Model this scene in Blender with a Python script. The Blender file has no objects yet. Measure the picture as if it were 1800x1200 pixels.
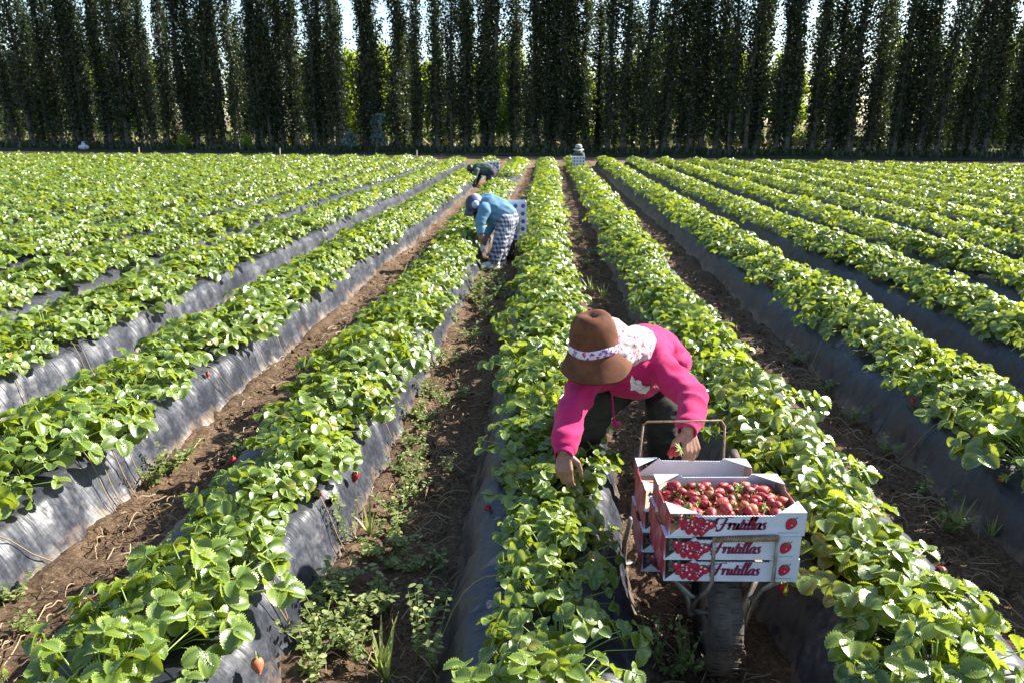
import bpy, bmesh, math, random
import numpy as np
from mathutils import Vector, Matrix, noise as mnoise
from mathutils.bvhtree import BVHTree
rad = math.radians
random.seed(7); RNG = np.random.default_rng(7)
S = bpy.context.scene
COL = S.collection

# ------------------------------------------------------------------ camera
FPX = 1300.0
PITCH = rad(16.5); YAW = math.atan(60/1300*math.cos(PITCH)); ROLL = rad(0.3); CAMH = 1.8
fw = np.array([-math.sin(YAW)*math.cos(PITCH), math.cos(YAW)*math.cos(PITCH), -math.sin(PITCH)])
r0 = np.array([math.cos(YAW), math.sin(YAW), 0.0]); u0 = np.cross(r0, fw)
rt = r0*math.cos(ROLL) + u0*math.sin(ROLL); up = -r0*math.sin(ROLL) + u0*math.cos(ROLL)
CAM = np.array([0.0, 0.0, CAMH])
cam_d = bpy.data.cameras.new('camera'); cam = bpy.data.objects.new('camera', cam_d); COL.objects.link(cam)
cam_d.sensor_width = 36.0; cam_d.lens = FPX/1800*36; cam_d.clip_start = 0.05; cam_d.clip_end = 3000
M = Matrix(((rt[0], up[0], -fw[0], 0), (rt[1], up[1], -fw[1], 0), (rt[2], up[2], -fw[2], CAMH), (0, 0, 0, 1)))
cam.matrix_world = M
S.camera = cam

def P(x, y, zc):
    "a point of the place read off the photograph at depth zc"
    return Vector(CAM + zc*(fw + (x-900)/FPX*rt - (y-600)/FPX*up))
def G(x, y, h=0.0):
    d = fw + (x-900)/FPX*rt - (y-600)/FPX*up
    return Vector(CAM + d*(h-CAMH)/d[2])
def inview(x, y, z, pad=0.0):
    d = np.array([x, y, z]) - CAM; zc = d@fw
    if zc < .3: return False
    px = 900 + FPX*(d@rt)/zc; py = 600 - FPX*(d@up)/zc
    m = pad*FPX/zc
    return -m < px < 1800+m and -m < py < 1200+m

# ------------------------------------------------------------------ light
SUN_AZ = rad(62); SUN_EL = rad(36)
w = bpy.data.worlds.new('World'); S.world = w; w.use_nodes = True
nt = w.node_tree; nt.nodes.clear()
sky = nt.nodes.new('ShaderNodeTexSky'); sky.sky_type = 'NISHITA'; sky.sun_disc = False
sky.sun_elevation = SUN_EL; sky.sun_rotation = SUN_AZ; sky.air_density = 1.0; sky.dust_density = 0.6; sky.ozone_density = 1.5
bg = nt.nodes.new('ShaderNodeBackground'); bg.inputs[1].default_value = 0.092
wo = nt.nodes.new('ShaderNodeOutputWorld')
nt.links.new(sky.outputs[0], bg.inputs[0]); nt.links.new(bg.outputs[0], wo.inputs[0])
sd = bpy.data.lights.new('sun', 'SUN'); sd.energy = 5.0; sd.angle = rad(0.5); sd.color = (1.0, 0.95, 0.86)
so = bpy.data.objects.new('sun', sd); COL.objects.link(so)
sdir = Vector((math.sin(SUN_AZ)*math.cos(SUN_EL), math.cos(SUN_AZ)*math.cos(SUN_EL), math.sin(SUN_EL)))
so.rotation_euler = sdir.to_track_quat('Z', 'Y').to_euler(); so.location = (20, 10, 30)
S.view_settings.view_transform = 'Standard'; S.view_settings.look = 'None'
S.view_settings.exposure = 1.68; S.view_settings.gamma = 1.0
S.cycles.max_bounces = 6; S.cycles.diffuse_bounces = 3; S.cycles.glossy_bounces = 2
S.cycles.transmission_bounces = 4; S.cycles.transparent_max_bounces = 4

# ------------------------------------------------------------------ object helpers
def tag(o, label=None, cat=None, group=None, kind=None):
    if label: o['label'] = label
    if cat: o['category'] = cat
    if group: o['group'] = group
    if kind: o['kind'] = kind
    return o
def link(o, parent=None):
    COL.objects.link(o)
    if parent is not None: o.parent = parent
    return o
def empty(name, loc=(0, 0, 0), rz=0.0):
    o = bpy.data.objects.new(name, None); o.location = loc; o.rotation_euler = (0, 0, rz); o.empty_display_size = .1
    return link(o)
def mesh_obj(name, V, F, mats, parent=None, smooth=False, midx=None):
    me = bpy.data.meshes.new(name); me.from_pydata([tuple(v) for v in V], [], [tuple(f) for f in F])
    for m in (mats if isinstance(mats, (list, tuple)) else [mats]): me.materials.append(m)
    if midx is not None: me.polygons.foreach_set('material_index', midx)
    if smooth: me.polygons.foreach_set('use_smooth', [True]*len(me.polygons))
    me.update()
    return link(bpy.data.objects.new(name, me), parent)
def np_mesh(name, V, F, mats, attrs=None, smooth=False, midx=None):
    "V (n,3), F (m,k) arrays"
    me = bpy.data.meshes.new(name); n, m, k = len(V), len(F), F.shape[1]
    me.vertices.add(n); me.vertices.foreach_set('co', np.asarray(V, np.float32).ravel())
    me.loops.add(m*k); me.loops.foreach_set('vertex_index', np.asarray(F, np.int32).ravel())
    me.polygons.add(m); me.polygons.foreach_set('loop_start', np.arange(0, m*k, k, dtype=np.int32))
    for mt in (mats if isinstance(mats, (list, tuple)) else [mats]): me.materials.append(mt)
    if midx is not None: me.polygons.foreach_set('material_index', midx)
    if smooth: me.polygons.foreach_set('use_smooth', np.ones(m, bool))
    for an, av in (attrs or {}).items():
        a = me.attributes.new(an, 'FLOAT', 'POINT'); a.data.foreach_set('value', np.asarray(av, np.float32))
    me.update(calc_edges=True)
    return me
def copy_tree(o, parent=None):
    c = o.copy(); link(c, parent)
    for ch in list(o.children): copy_tree(ch, c)
    return c
class MB:
    def __init__(s): s.V = []; s.F = []; s.M = []
    def add(s, V, F, m=0):
        n = len(s.V); s.V += [tuple(v) for v in V]; s.F += [tuple(i+n for i in f) for f in F]; s.M += [m]*len(F)
    def box(s, c, d, rot=None, m=0):
        V = [Vector((sx*d[0]/2, sy*d[1]/2, sz*d[2]/2)) for sx in (-1, 1) for sy in (-1, 1) for sz in (-1, 1)]
        if rot is not None: V = [rot @ v for v in V]
        V = [v + Vector(c) for v in V]
        s.add(V, [(0, 1, 3, 2), (4, 6, 7, 5), (0, 4, 5, 1), (2, 3, 7, 6), (0, 2, 6, 4), (1, 5, 7, 3)], m)
    def tube(s, pts, r, n=8, m=0, caps=True):
        pts = [Vector(p) for p in pts]; rs = r if isinstance(r, (list, tuple)) else [r]*len(pts)
        t0 = (pts[1]-pts[0]).normalized(); ref = Vector((0, 0, 1)) if abs(t0.z) < .9 else Vector((1, 0, 0))
        x = t0.cross(ref).normalized(); V = []; F = []
        for i, p in enumerate(pts):
            t = (pts[min(i+1, len(pts)-1)] - pts[max(i-1, 0)]).normalized()
            x = (x - t*x.dot(t)).normalized(); y = t.cross(x)
            for k in range(n):
                a = 2*math.pi*k/n; V.append(p + (x*math.cos(a) + y*math.sin(a))*rs[i])
        for i in range(len(pts)-1):
            for k in range(n): F.append((i*n+k, i*n+(k+1) % n, (i+1)*n+(k+1) % n, (i+1)*n+k))
        if caps: F.append(tuple(range(n))[::-1]); F.append(tuple((len(pts)-1)*n+k for k in range(n)))
        s.add(V, F, m)
    def capsule(s, a, ra, b, rb, n=14, m=0):
        a, b = Vector(a), Vector(b); t = (b-a)
        t = t.normalized() if t.length > 1e-6 else Vector((0, 0, 1))
        pts = []; rs = []
        for q in (-.97, -.8, -.5, -.2): pts.append(a + t*ra*q); rs.append(ra*math.sqrt(1-q*q))
        pts += [a, b]; rs += [ra, rb]
        for q in (.2, .5, .8, .97): pts.append(b + t*rb*q); rs.append(rb*math.sqrt(1-q*q))
        s.tube(pts, rs, n, m)
    def ell(s, c, r, rot=None, n=16, m=0):
        V = []; F = []; h = n//2
        for i in range(1, h):
            ph = math.pi*i/h
            for k in range(n):
                a = 2*math.pi*k/n; V.append(Vector((r[0]*math.sin(ph)*math.cos(a), r[1]*math.sin(ph)*math.sin(a), r[2]*math.cos(ph))))
        for i in range(h-2):
            for k in range(n): F.append((i*n+k, (i+1)*n+k, (i+1)*n+(k+1) % n, i*n+(k+1) % n))
        V += [Vector((0, 0, r[2])), Vector((0, 0, -r[2]))]; a, b = len(V)-2, len(V)-1
        for k in range(n): F.append((a, k, (k+1) % n)); F.append((b, (h-2)*n+(k+1) % n, (h-2)*n+k))
        if rot is not None: V = [rot @ v for v in V]
        s.add([v + Vector(c) for v in V], F, m)
    def prism(s, poly, o, ux, uy, t, m=0, mback=None):
        "a flat polygon given in (ux,uy) extruded backwards by t along -(ux x uy)"
        o, ux, uy = Vector(o), Vector(ux), Vector(uy); nrm = ux.cross(uy).normalized(); n = len(poly)
        A = [o + ux*p[0] + uy*p[1] for p in poly]; B = [v - nrm*t for v in A]
        s.add(A + B, [tuple(range(n))], m); k = len(s.V)-2*n
        s.F.append(tuple(k+n+i for i in range(n))[::-1]); s.M.append(m if mback is None else mback)
        for i in range(n): s.F.append((k+i, k+n+i, k+n+(i+1) % n, k+(i+1) % n)); s.M.append(m)
    def lathe(s, prof, c, axis, n=32, m=0, bump=None):
        axis = Vector(axis).normalized(); ref = Vector((0, 0, 1)) if abs(axis.z) < .9 else Vector((0, 1, 0))
        x = axis.cross(ref).normalized(); y = axis.cross(x); V = []; F = []
        for i, (rr, hh) in enumerate(prof):
            for k in range(n):
                a = 2*math.pi*k/n; dh = bump(a, i, rr) if bump else 0
                V.append(Vector(c) + (x*math.cos(a)+y*math.sin(a))*rr + axis*(hh+dh))
        for i in range(len(prof)-1):
            for k in range(n): F.append((i*n+k, i*n+(k+1) % n, (i+1)*n+(k+1) % n, (i+1)*n+k))
        s.add(V, F, m)
    def build(s, name, mats, parent=None, smooth=True):
        return mesh_obj(name, s.V, s.F, mats, parent, smooth, s.M)

def vnoise(x, y, seed=0):
    xi = np.floor(x).astype(np.int64); yi = np.floor(y).astype(np.int64); xf = x-xi; yf = y-yi
    def h(a, b):
        v = (a*374761393 + b*668265263 + seed*1442695041) & 0xffffffff
        v = ((v ^ (v >> 13))*1274126177) & 0xffffffff
        return ((v ^ (v >> 16)) & 0xffff)/65535.0
    u = xf*xf*(3-2*xf); v = yf*yf*(3-2*yf)
    return (h(xi, yi)*(1-u)+h(xi+1, yi)*u)*(1-v) + (h(xi, yi+1)*(1-u)+h(xi+1, yi+1)*u)*v - .5
def fbm(x, y, seed=0, o=4):
    r = 0; a = 1.0
    for i in range(o): r = r + a*vnoise(x*2**i+17*i, y*2**i-9*i, seed+i); a *= .5
    return r

# ------------------------------------------------------------------ materials
def new_mat(name):
    m = bpy.data.materials.new(name); m.use_nodes = True; nt = m.node_tree
    return m, nt, nt.nodes['Principled BSDF'], nt.nodes['Material Output']
def N(nt, typ, **kw):
    n = nt.nodes.new(typ)
    for k, v in kw.items(): setattr(n, k, v)
    return n
def ramp(nt, fac, stops):
    r = N(nt, 'ShaderNodeValToRGB'); el = r.color_ramp.elements
    el[0].position, el[0].color = stops[0][0], (*stops[0][1], 1); el[1].position, el[1].color = stops[-1][0], (*stops[-1][1], 1)
    for p, c in stops[1:-1]: e = el.new(p); e.color = (*c, 1)
    nt.links.new(fac, r.inputs[0]); return r.outputs[0]
def noise_tex(nt, scale, detail=4, rough=.6, stretch=None, coord='Object'):
    tc = N(nt, 'ShaderNodeTexCoord'); out = tc.outputs[coord]
    if stretch:
        mp = N(nt, 'ShaderNodeMapping'); mp.inputs['Scale'].default_value = stretch[:3]
        if len(stretch) > 3: mp.inputs['Rotation'].default_value = stretch[3]
        nt.links.new(out, mp.inputs[0]); out = mp.outputs[0]
    n = N(nt, 'ShaderNodeTexNoise'); n.inputs['Scale'].default_value = scale; n.inputs['Detail'].default_value = detail; n.inputs['Roughness'].default_value = rough
    nt.links.new(out, n.inputs['Vector']); return n.outputs[0]
def add_bump(nt, bs, h, dist, strength=1.0, prev=None):
    b = N(nt, 'ShaderNodeBump'); b.inputs['Distance'].default_value = dist; b.inputs['Strength'].default_value = strength
    nt.links.new(h, b.inputs['Height'])
    if prev is not None: nt.links.new(prev, b.inputs['Normal'])
    nt.links.new(b.outputs[0], bs.inputs['Normal']); return b.outputs[0]
def simple(name, c1, c2=None, rough=.7, scale=20, bump=0, bscale=80, metal=0, spec=.5, stretch=None):
    m, nt, bs, out = new_mat(name)
    bs.inputs['Roughness'].default_value = rough; bs.inputs['Metallic'].default_value = metal; bs.inputs['Specular IOR Level'].default_value = spec
    if c2 is None: bs.inputs['Base Color'].default_value = (*c1, 1)
    else: nt.links.new(ramp(nt, noise_tex(nt, scale, stretch=stretch), [(.35, c1), (.65, c2)]), bs.inputs['Base Color'])
    if bump: add_bump(nt, bs, noise_tex(nt, bscale, stretch=stretch), bump)
    return m
def leaf_mat(name, dark, mid, light, trans, tfac=.35, rough=.38, spec=.5, vein=False, old=None):
    m, nt, bs, out = new_mat(name)
    a = N(nt, 'ShaderNodeAttribute'); a.attribute_name = 'var'
    col = ramp(nt, a.outputs['Fac'], [(0, dark), (.5, mid), (.96, light), (1, old or light)])
    if vein:
        e = N(nt, 'ShaderNodeAttribute'); e.attribute_name = 'rim'
        mx = N(nt, 'ShaderNodeMix', data_type='RGBA'); mx.inputs[7].default_value = (*[min(1, c*1.9+.03) for c in light], 1)
        nt.links.new(e.outputs['Fac'], mx.inputs[0]); nt.links.new(col, mx.inputs[6]); col = mx.outputs[2]
        add_bump(nt, bs, noise_tex(nt, 260, 2), .0015, .6)
    nt.links.new(col, bs.inputs['Base Color'])
    bs.inputs['Roughness'].default_value = rough; bs.inputs['Specular IOR Level'].default_value = spec
    tr = N(nt, 'ShaderNodeBsdfTranslucent')
    tcol = ramp(nt, a.outputs['Fac'], [(0, tuple(c*.6 for c in trans)), (1, trans)]); nt.links.new(tcol, tr.inputs[0])
    ms = N(nt, 'ShaderNodeMixShader'); ms.inputs[0].default_value = tfac
    nt.links.new(bs.outputs[0], ms.inputs[1]); nt.links.new(tr.outputs[0], ms.inputs[2]); nt.links.new(ms.outputs[0], out.inputs[0])
    return m

MAT = {}
MAT['leaf'] = leaf_mat('strawberry leaf', (.032, .075, .012), (.082, .145, .019), (.17, .225, .028), (.5, .6, .04), .36, .31, .85, vein=True, old=(.3, .2, .05))
MAT['stem'] = simple('green stem', (.16, .26, .05), (.25, .3, .08), .5)
MAT['runner'] = simple('dry runner stem', (.2, .125, .07), (.26, .2, .1), .6)
MAT['straw'] = simple('dry straw', (.36, .27, .16), (.17, .11, .065), .8, 6)
MAT['weed'] = leaf_mat('weed leaf', (.1, .14, .04), (.18, .22, .07), (.32, .34, .13), (.4, .5, .1), .35, .5, .4)
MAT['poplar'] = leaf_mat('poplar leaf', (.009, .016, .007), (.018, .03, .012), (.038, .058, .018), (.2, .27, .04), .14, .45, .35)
MAT['backleaf'] = leaf_mat('pale green leaf', (.06, .1, .015), (.1, .16, .025), (.17, .22, .035), (.6, .72, .06), .5, .45, .4)
MAT['blueleaf'] = leaf_mat('blue green leaf', (.08, .13, .11), (.12, .18, .16), (.18, .24, .22), (.2, .3, .2), .25, .5, .4)
MAT['bark'] = simple('poplar bark', (.05, .042, .035), (.13, .115, .095), .9, 3, .02, 8, stretch=(4, 4, .6))
MAT['berry'] = None
def berry_mat():
    m, nt, bs, out = new_mat('strawberry skin')
    oi = N(nt, 'ShaderNodeObjectInfo')
    c = ramp(nt, oi.outputs['Random'], [(0, (.15, .004, .012)), (.55, (.3, .01, .022)), (.85, (.4, .05, .045)), (1, (.45, .16, .07))])
    tc = N(nt, 'ShaderNodeTexCoord'); v = N(nt, 'ShaderNodeTexVoronoi'); v.inputs['Scale'].default_value = 190
    nt.links.new(tc.outputs['Object'], v.inputs['Vector'])
    mx = N(nt, 'ShaderNodeMix', data_type='RGBA'); mx.inputs[6].default_value = (.75, .5, .16, 1)
    mr = N(nt, 'ShaderNodeMapRange'); mr.inputs[1].default_value = .12; mr.inputs[2].default_value = .22
    nt.links.new(v.outputs[0], mr.inputs[0]); nt.links.new(mr.outputs[0], mx.inputs[0]); nt.links.new(c, mx.inputs[7])
    nt.links.new(mx.outputs[2], bs.inputs['Base Color']); bs.inputs['Roughness'].default_value = .48; bs.inputs['Specular IOR Level'].default_value = .35
    add_bump(nt, bs, mr.outputs[0], .001, .8)
    return m
MAT['berry'] = berry_mat()
MAT['calyx'] = simple('berry calyx', (.14, .24, .04), (.28, .36, .08), .5, 60)
def film_mat():
    m, nt, bs, out = new_mat('black mulch film')
    d = noise_tex(nt, 2.3, 6, .62); d2 = noise_tex(nt, 30, 5, .65)
    ad = N(nt, 'ShaderNodeMath', operation='MULTIPLY'); nt.links.new(d, ad.inputs[0]); nt.links.new(d2, ad.inputs[1])
    fc_ = ramp(nt, ad.outputs[0], [(.2, (.016, .018, .026)), (.32, (.034, .037, .048)), (.5, (.12, .11, .1))])
    tc = N(nt, 'ShaderNodeTexCoord'); sx = N(nt, 'ShaderNodeSeparateXYZ'); nt.links.new(tc.outputs['Object'], sx.inputs[0])
    ds = N(nt, 'ShaderNodeMath', operation='MULTIPLY_ADD'); ds.inputs[1].default_value = -.34; nt.links.new(noise_tex(nt, 7, 6, .7), ds.inputs[0]); nt.links.new(sx.outputs[2], ds.inputs[2])
    mr = N(nt, 'ShaderNodeMapRange'); mr.inputs[1].default_value = -.17; mr.inputs[2].default_value = -.11; mr.inputs[3].default_value = .8; mr.inputs[4].default_value = 0; nt.links.new(ds.outputs[0], mr.inputs[0])
    mx = N(nt, 'ShaderNodeMix', data_type='RGBA'); mx.inputs[7].default_value = (.17, .12, .08, 1); nt.links.new(mr.outputs[0], mx.inputs[0]); nt.links.new(fc_, mx.inputs[6])
    nt.links.new(mx.outputs[2], bs.inputs['Base Color'])
    r = N(nt, 'ShaderNodeMapRange'); r.inputs[1].default_value = .2; r.inputs[2].default_value = .4; r.inputs[3].default_value = .4; r.inputs[4].default_value = .58
    nt.links.new(ad.outputs[0], r.inputs[0]); nt.links.new(r.outputs[0], bs.inputs['Roughness'])
    bs.inputs['Specular IOR Level'].default_value = .42
    b1 = add_bump(nt, bs, noise_tex(nt, 1.0, 3, .55, (3, 34, 3, (0, 0, .45))), .014, .36)
    b2 = add_bump(nt, bs, noise_tex(nt, 1.0, 3, .5, (5, 40, 4, (0, 0, -.6))), .008, .3, b1)
    add_bump(nt, bs, noise_tex(nt, 6, 3, .5), .03, .4, b2)
    return m
MAT['film'] = film_mat()
def soil_mat():
    m, nt, bs, out = new_mat('dry brown soil')
    a = noise_tex(nt, .9, 5); b = noise_tex(nt, 55, 5, .75)
    c1 = ramp(nt, b, [(.3, (.06, .038, .026)), (.5, (.17, .115, .076)), (.72, (.36, .27, .18))])
    mx = N(nt, 'ShaderNodeMix', data_type='RGBA'); mx.blend_type = 'MULTIPLY'; mx.inputs[0].default_value = .7
    nt.links.new(c1, mx.inputs[6]); nt.links.new(ramp(nt, a, [(.3, (.6, .55, .5)), (.7, (1.2, 1.1, 1.0))]), mx.inputs[7])
    nt.links.new(mx.outputs[2], bs.inputs['Base Color']); bs.inputs['Roughness'].default_value = .95; bs.inputs['Specular IOR Level'].default_value = .15
    b1 = add_bump(nt, bs, noise_tex(nt, 22, 8, .75), .05, .9); add_bump(nt, bs, noise_tex(nt, 130, 4, .7), .012, .8, b1)
    return m
MAT['soil'] = soil_mat()
MAT['verge'] = simple('shaded weedy verge earth', (.02, .028, .016), (.045, .05, .028), .95, 2.5, .05, 10, spec=.1)  # weedy ground, its colour darkened to carry the shade of the poplars
MAT['drygrass'] = simple('sunlit dry grass', (.2, .17, .09), (.12, .15, .05), .95, .8, .05, 4, spec=.1)
MAT['skin'] = simple('tanned skin', (.25, .115, .07), (.31, .15, .09), .5, 30, .001, 200)
MAT['skin_shade'] = MAT['skin']
MAT['black'] = simple('black rubber', (.04, .034, .028), (.13, .1, .075), .9, 11, .004, 60)
MAT['steel'] = simple('grey worn steel', (.3, .29, .27), (.2, .15, .11), .5, 18, .0006, 120, metal=.55)
MAT['rust'] = simple('rusty steel', (.2, .1, .05), (.38, .27, .17), .7, 60, .001, 200, metal=.3)
MAT['hoodie'] = simple('magenta fleece', (.4, .01, .085), (.48, .018, .115), .85, 6, .0012, 350, spec=.2)
MAT['cuff'] = simple('magenta ribbed cuff', (.34, .008, .08), (.4, .014, .1), .9, 40, .0012, 300, spec=.2)
for q in ('hoodie', 'cuff', 'bluefleece'):
    if q in MAT: MAT[q].node_tree.nodes['Principled BSDF'].inputs['Sheen Weight'].default_value = .1
MAT['print'] = simple('white garment print', (.8, .74, .74), (.7, .6, .62), .7, 60)
MAT['khaki'] = simple('olive black trousers', (.022, .022, .018), (.04, .037, .028), .85, 12, .002, 60, spec=.2)
MAT['hatfelt'] = simple('brown felt', (.08, .027, .012), (.145, .055, .024), .85, 16, .001, 300, spec=.25)
def floral(name, base, cs, scale):
    m, nt, bs, out = new_mat(name)
    tc = N(nt, 'ShaderNodeTexCoord'); nz = N(nt, 'ShaderNodeTexNoise'); nz.inputs['Scale'].default_value = scale*1.3
    nt.links.new(tc.outputs['Object'], nz.inputs['Vector'])
    mxv = N(nt, 'ShaderNodeMix', data_type='RGBA'); mxv.inputs[0].default_value = .035
    nt.links.new(tc.outputs['Object'], mxv.inputs[6]); nt.links.new(nz.outputs[1], mxv.inputs[7])
    v = N(nt, 'ShaderNodeTexVoronoi'); v.inputs['Scale'].default_value = scale; nt.links.new(mxv.outputs[2], v.inputs['Vector'])
    sp = N(nt, 'ShaderNodeSeparateColor'); nt.links.new(v.outputs[1], sp.inputs[0])
    c = N(nt, 'ShaderNodeValToRGB'); c.color_ramp.interpolation = 'CONSTANT'; el = c.color_ramp.elements
    el[0].color = (*base, 1)
    el[1].position = .12; el[1].color = (*cs[0], 1)
    for i, q in enumerate(cs[1:]): e = el.new(.12 + .8*(i+1)/len(cs)); e.color = (*q, 1)
    nt.links.new(sp.outputs[0], c.inputs[0])
    mr = N(nt, 'ShaderNodeMapRange'); mr.inputs[1].default_value = .42; mr.inputs[2].default_value = .5; nt.links.new(v.outputs[0], mr.inputs[0])
    mx = N(nt, 'ShaderNodeMix', data_type='RGBA'); mx.inputs[7].default_value = (*base, 1)
    nt.links.new(mr.outputs[0], mx.inputs[0]); nt.links.new(c.outputs[0], mx.inputs[6]); nt.links.new(mx.outputs[2], bs.inputs['Base Color'])
    bs.inputs['Roughness'].default_value = .8
    return m
MAT['floral'] = floral('floral cotton', (.58, .53, .5), [(.45, .02, .16), (.6, .1, .1), (.3, .12, .3), (.62, .3, .3)], 60)
MAT['floralband'] = floral('floral hat band', (.62, .55, .62), [(.3, .03, .25), (.15, .04, .25), (.4, .03, .2), (.25, .1, .3)], 48)
MAT['bluefleece'] = simple('blue sweater', (.085, .18, .27), (.12, .23, .33), .85, 8, .003, 60, spec=.2)
MAT['paleblue'] = simple('pale blue cloth', (.45, .5, .68), (.2, .24, .42), .8, 30)
MAT['navy'] = simple('navy cloth', (.03, .035, .07), (.05, .06, .12), .8, 20)
MAT['hair'] = simple('black hair', (.012, .01, .01), (.03, .025, .022), .5, 60)
MAT['darkgreen'] = simple('dark green shirt', (.045, .07, .06), (.07, .1, .085), .85, 12)
MAT['darkcloth'] = simple('dark trousers', (.018, .018, .024), (.035, .03, .035), .85, 12)
MAT['white'] = simple('white cloth', (.72, .72, .7), (.6, .6, .6), .8, 20)
MAT['eye'] = simple('eye white', (.6, .58, .55), None, .3)
MAT['lips'] = simple('lips', (.35, .1, .08), None, .5)
def plaid():
    m, nt, bs, out = new_mat('black and white plaid')
    tc = N(nt, 'ShaderNodeTexCoord'); sx = N(nt, 'ShaderNodeSeparateXYZ'); nt.links.new(tc.outputs['Object'], sx.inputs[0])
    def band(o, f, lo):
        a = N(nt, 'ShaderNodeMath', operation='MULTIPLY'); a.inputs[1].default_value = f; nt.links.new(o, a.inputs[0])
        b = N(nt, 'ShaderNodeMath', operation='FRACT'); nt.links.new(a.outputs[0], b.inputs[0])
        c = N(nt, 'ShaderNodeMath', operation='GREATER_THAN'); c.inputs[1].default_value = lo; nt.links.new(b.outputs[0], c.inputs[0]); return c.outputs[0]
    ad = N(nt, 'ShaderNodeMath', operation='ADD'); nt.links.new(sx.outputs[0], ad.inputs[0]); nt.links.new(sx.outputs[1], ad.inputs[1])
    s = N(nt, 'ShaderNodeMath', operation='ADD'); nt.links.new(band(ad.outputs[0], 21, .55), s.inputs[0]); nt.links.new(band(sx.outputs[2], 19, .55), s.inputs[1])
    h = N(nt, 'ShaderNodeMath', operation='MULTIPLY'); h.inputs[1].default_value = .5; nt.links.new(s.outputs[0], h.inputs[0])
    nt.links.new(ramp(nt, h.outputs[0], [(0, (.05, .055, .08)), (.5, (.2, .21, .26)), (1, (.45, .46, .5))]), bs.inputs['Base Color'])
    bs.inputs['Roughness'].default_value = .85
    return m
MAT['plaid'] = plaid()
MAT['card'] = simple('white cardboard', (.62, .64, .72), (.5, .51, .56), .6, 7, spec=.3)
MAT['kraft'] = simple('kraft cardboard', (.42, .27, .19), (.36, .22, .15), .8, 8)
MAT['printred'] = simple('printed red', (.5, .012, .03), (.36, .01, .04), .5, 60)
MAT['printdark'] = simple('printed dark maroon', (.16, .01, .05), None, .5)
MAT['printgreen'] = simple('printed dark green', (.05, .09, .08), (.12, .16, .13), .5, 120)
MAT['printpink'] = simple('printed pink', (.75, .35, .4), None, .5)
MAT['printpale'] = simple('printed pale grey', (.72, .72, .76), None, .5)
MAT['printblue'] = simple('printed navy', (.05, .05, .2), None, .5)
def sideprint():
    m, nt, bs, out = new_mat('printed berry side')
    tc = N(nt, 'ShaderNodeTexCoord'); mp = N(nt, 'ShaderNodeMapping'); mp.inputs['Scale'].default_value = (1, 1, .6); nt.links.new(tc.outputs['Object'], mp.inputs[0])
    v = N(nt, 'ShaderNodeTexVoronoi'); v.inputs['Scale'].default_value = 22; nt.links.new(mp.outputs[0], v.inputs['Vector'])
    nt.links.new(ramp(nt, v.outputs[0], [(.3, (.2, .01, .02)), (.6, (.34, .03, .05)), (.78, (.34, .14, .19)), (.92, (.5, .48, .54))]), bs.inputs['Base Color'])
    bs.inputs['Roughness'].default_value = .5
    return m
MAT['cardside'] = sideprint()

# ------------------------------------------------------------------ field layout
BED = 1.2; KMIN, KMAX = -29, 22
def yend(x): return (33.2 + .04*x if x < 0 else 33.2 - .24*x) - (1.5 if -6 < x < .6 else 0)
def bedx(k, y): return BED*k + .025*math.sin(y*.35+k*1.7)
def bedx_np(k, y): return BED*k + .025*np.sin(y*.35+k*1.7)
# film cross-section: distance from the bed centre and height above the furrow
PROF = [(-.40, -.06), (-.365, -.005), (-.345, .03), (-.325, .075), (-.305, .13), (-.28, .185), (-.245, .232), (-.19, .262), (-.1, .277), (0, .28),
        (.1, .277), (.19, .262), (.245, .232), (.28, .185), (.305, .13), (.325, .075), (.345, .03), (.365, -.005), (.40, -.06)]
PX = np.array([p[0] for p in PROF]); PZ = np.array([p[1] for p in PROF])
def film_z(dx): return float(np.interp(dx, PX, PZ))

# ---- soil: one sheet, dense near the camera, out to the horizon
def axis(segs):
    out = [segs[0][0]]
    for a, b, n in segs: out += list(np.linspace(a, b, n+1)[1:])
    return np.array(out)
Xs = axis([(-900, -120, 6), (-120, -12, 24), (-12, -3.4, 60), (-3.4, 2.8, 190), (2.8, 12, 60), (12, 120, 24), (120, 900, 6)])
Ys = axis([(-200, -2, 8), (-2, .9, 8), (.9, 6, 190), (6, 14, 150), (14, 45, 120), (45, 140, 20), (140, 2000, 8)])
XX, YY = np.meshgrid(Xs, Ys, indexing='ij')
amp = np.clip(1.6-YY/18, .25, 1)*(np.abs(XX) < 30)*(YY < 44)
dxb = np.abs((XX/BED - np.round(XX/BED))*BED)
fur = np.clip((dxb-.3)/.3, 0, 1)
ZZ = amp*(.06*fbm(XX*3.1, YY*3.1, 3) + .035*fbm(XX*13, YY*13, 8, 3)) - .012*fur + .02*np.exp(-((dxb-.38)/.05)**2)*(YY < 44)
ZZ[(YY < -1) | (YY > 46)] = 0
nx, ny = len(Xs), len(Ys); idx = np.arange(nx*ny).reshape(nx, ny)
F4 = np.stack([idx[:-1, :-1], idx[1:, :-1], idx[1:, 1:], idx[:-1, 1:]], -1).reshape(-1, 4)
me = np_mesh('ground', np.stack([XX, YY, ZZ], -1).reshape(-1, 3), F4, MAT['soil'], smooth=True)
tag(link(bpy.data.objects.new('ground', me)), kind='structure')
def sheet(name, pts, z, m, sub=1):
    o = mesh_obj(name, [(p[0], p[1], z) for p in pts], [tuple(range(len(pts)))], m); return tag(o, kind='structure')
# ground under and behind the windbreak (each sheet a few mm over the one below)
def ty(x): return 47.3 - .08*x     # line of the front row of poplars
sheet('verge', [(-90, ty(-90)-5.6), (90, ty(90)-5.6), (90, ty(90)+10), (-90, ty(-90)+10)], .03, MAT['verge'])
sheet('meadow', [(-220, ty(0)+9.5), (220, ty(0)+9.5), (500, 260), (-500, 260)], .045, MAT['drygrass'])

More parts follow.
